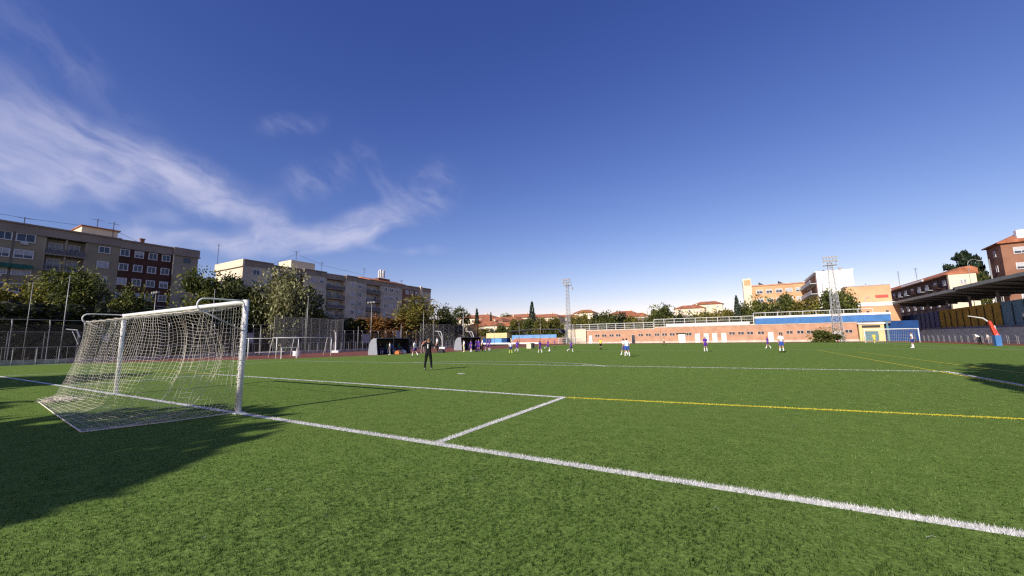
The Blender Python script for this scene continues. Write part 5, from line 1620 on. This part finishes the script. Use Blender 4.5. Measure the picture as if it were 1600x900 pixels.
hoop(-36.5, 31.6, -2.4, 'white basketball hoop leaning out in front of the tall wire cage', M_white, M_white, reach=1.3, board=False, H=2.9)
hoop(-33.0, 50.8, 1.9, 'white basketball hoop arm right of the keeper', M_frame, M_frame, reach=1.4, board=False)
hoop(-33.0, 60.5, 1.9, 'white basketball hoop arm above the right dugout', M_frame, M_frame, reach=1.5, board=False)
hoop(-44, 8.0, 2.4, 'old hoop on a dark post behind the left fence', M_dark, M_steel, reach=1.2, base_m=M_dark, board=False)
rh = thing('folded_hoop', (38.0, 59.2, 0), 'red padded post with blue base and pale arm by the right touchline', 'basketball hoop')
MB().box(-.22, .22, -.3, .3, 0, 1.15).build('blue_base', M_blue, rh)
MB().poly([(-.2, -.2, 1.15), (.18, -.2, 1.15), (-.28, -.1, 2.75), (-.46, -.1, 2.7)], (0, .36, 0)).build('red_padding', mat('red_padding', (.55, .05, .03), .6, .1, 3), rh)
MB().tube([(-.45, .1, 2.7), (-.75, .1, 3.05), (-1.3, .1, 3.2), (-1.9, .1, 3.35)], [.07, .07, .06, .04], 6).build('arm', M_frame, rh)
MB().tube([(0, -.2, 1.2), (.1, .3, 2.2)], .05, 5).build('brace', M_frame, rh)
# far goal and side fence
make_goal('far_goal', (35.0, 81.5, 0), 'far white football goal in front of the yellow gate building', w=3.2, H=2.15, rz=PI, net='none', r=.07, depth=1.9, small=True)
fn = MB()
for i in range(24): fn.tube([(31.9 + i * .27, 83.3, 0), (31.9 + i * .27, 82.2, 2.1)], .008, 3)
for i in range(9): fn.tube([(31.9, 82.2 + i * .13, 2.1 - i * .25), (38.2, 82.2 + i * .13, 2.1 - i * .25)], .008, 3)
fn.build('goal_net', M_cord, None, label='thin net hanging behind the far goal', category='net')
# small things by the track
for px, py, s_, m_, lb, ct, nm in [(227, 556, .5, M_ochre, 'small ochre crate beside the left track', 'crate', 'crate'), (463, 556, .55, M_white, 'white box standing before the wire cage', 'box', 'box'),
                               (628, 552.5, .5, M_white, 'white bag right of the left dugout', 'bag', 'bag'), (620, 553.5, .45, mat('orange_bag', (.5, .18, .06), .8), 'orange bag beside the left dugout', 'bag', 'bag'),
                               (688, 551.5, .55, M_dark, 'black bag on the ground right of the keeper', 'bag', 'bag'), (832, 544.5, .8, M_dark, 'dark bin before the reddish steps', 'bin', 'bin'),
                               (828, 544.5, .8, M_cream, 'pale box left of the dark bin', 'box', 'box')]:
    p = on_ground(px, py)
    if nm == 'bag':
        b_ = MB().poly([(-s_ * .7, 0, 0), (s_ * .7, 0, 0), (s_ * .8, 0, s_ * .35), (s_ * .45, 0, s_ * .8), (-s_ * .4, 0, s_ * .85), (-s_ * .8, 0, s_ * .4)], (0, .35, 0)).tube([(-.2, .17, s_ * .8), (-.1, .17, s_ * 1.0), (.1, .17, s_ * 1.0), (.2, .17, s_ * .8)], .02, 5)
    elif nm == 'bin':
        b_ = MB().tube([(0, 0, 0), (0, 0, s_)], [.3, .36], 12).tube([(0, 0, s_), (0, 0, s_ + .06)], [.4, .4], 12)
    else:
        b_ = MB().box(-s_ / 2, s_ / 2, -s_ / 2, s_ / 2, 0, s_ * .9).box(-s_ / 2 - .03, s_ / 2 + .03, -s_ / 2 - .03, s_ / 2 + .03, s_ * .9, s_)
    o = b_.build(nm, m_, None, label=lb, category=ct); o.location = (p.x, p.y, 0)
for x, y, z, w, h, lb in [(-39.85, 8.8, 2.3, .6, .6, 'small pale notice on the left fence'), (-39.85, 21.9, 2.2, .7, 1.1, 'narrow pale notice on the fence right of the near goalpost'), (-39.85, 39.6, 2.0, 1.6, 1.4, 'pale banner on the fence above the left dugout'),
                          (-39.85, 46.8, 2.5, 1.3, 1.7, 'square pale notice on the middle fence'), (-39.85, 44.6, 1.35, 2.2, 1.2, 'lilac banner right of the left dugout')]:
    sg = thing('fence_notice', (x, y, z), lb, 'sign')
    MB().box(-.02, .02, -w / 2, w / 2, -h / 2, h / 2).build('board', mat('notice_board', (.36, .36, .38), .7, .25, 3), sg)
    MB().box(-.03, .035, -w / 2 - .04, w / 2 + .04, h / 2, h / 2 + .05).box(-.03, .035, -w / 2 - .04, w / 2 + .04, -h / 2 - .05, -h / 2).build('edge_strip', M_post, sg)
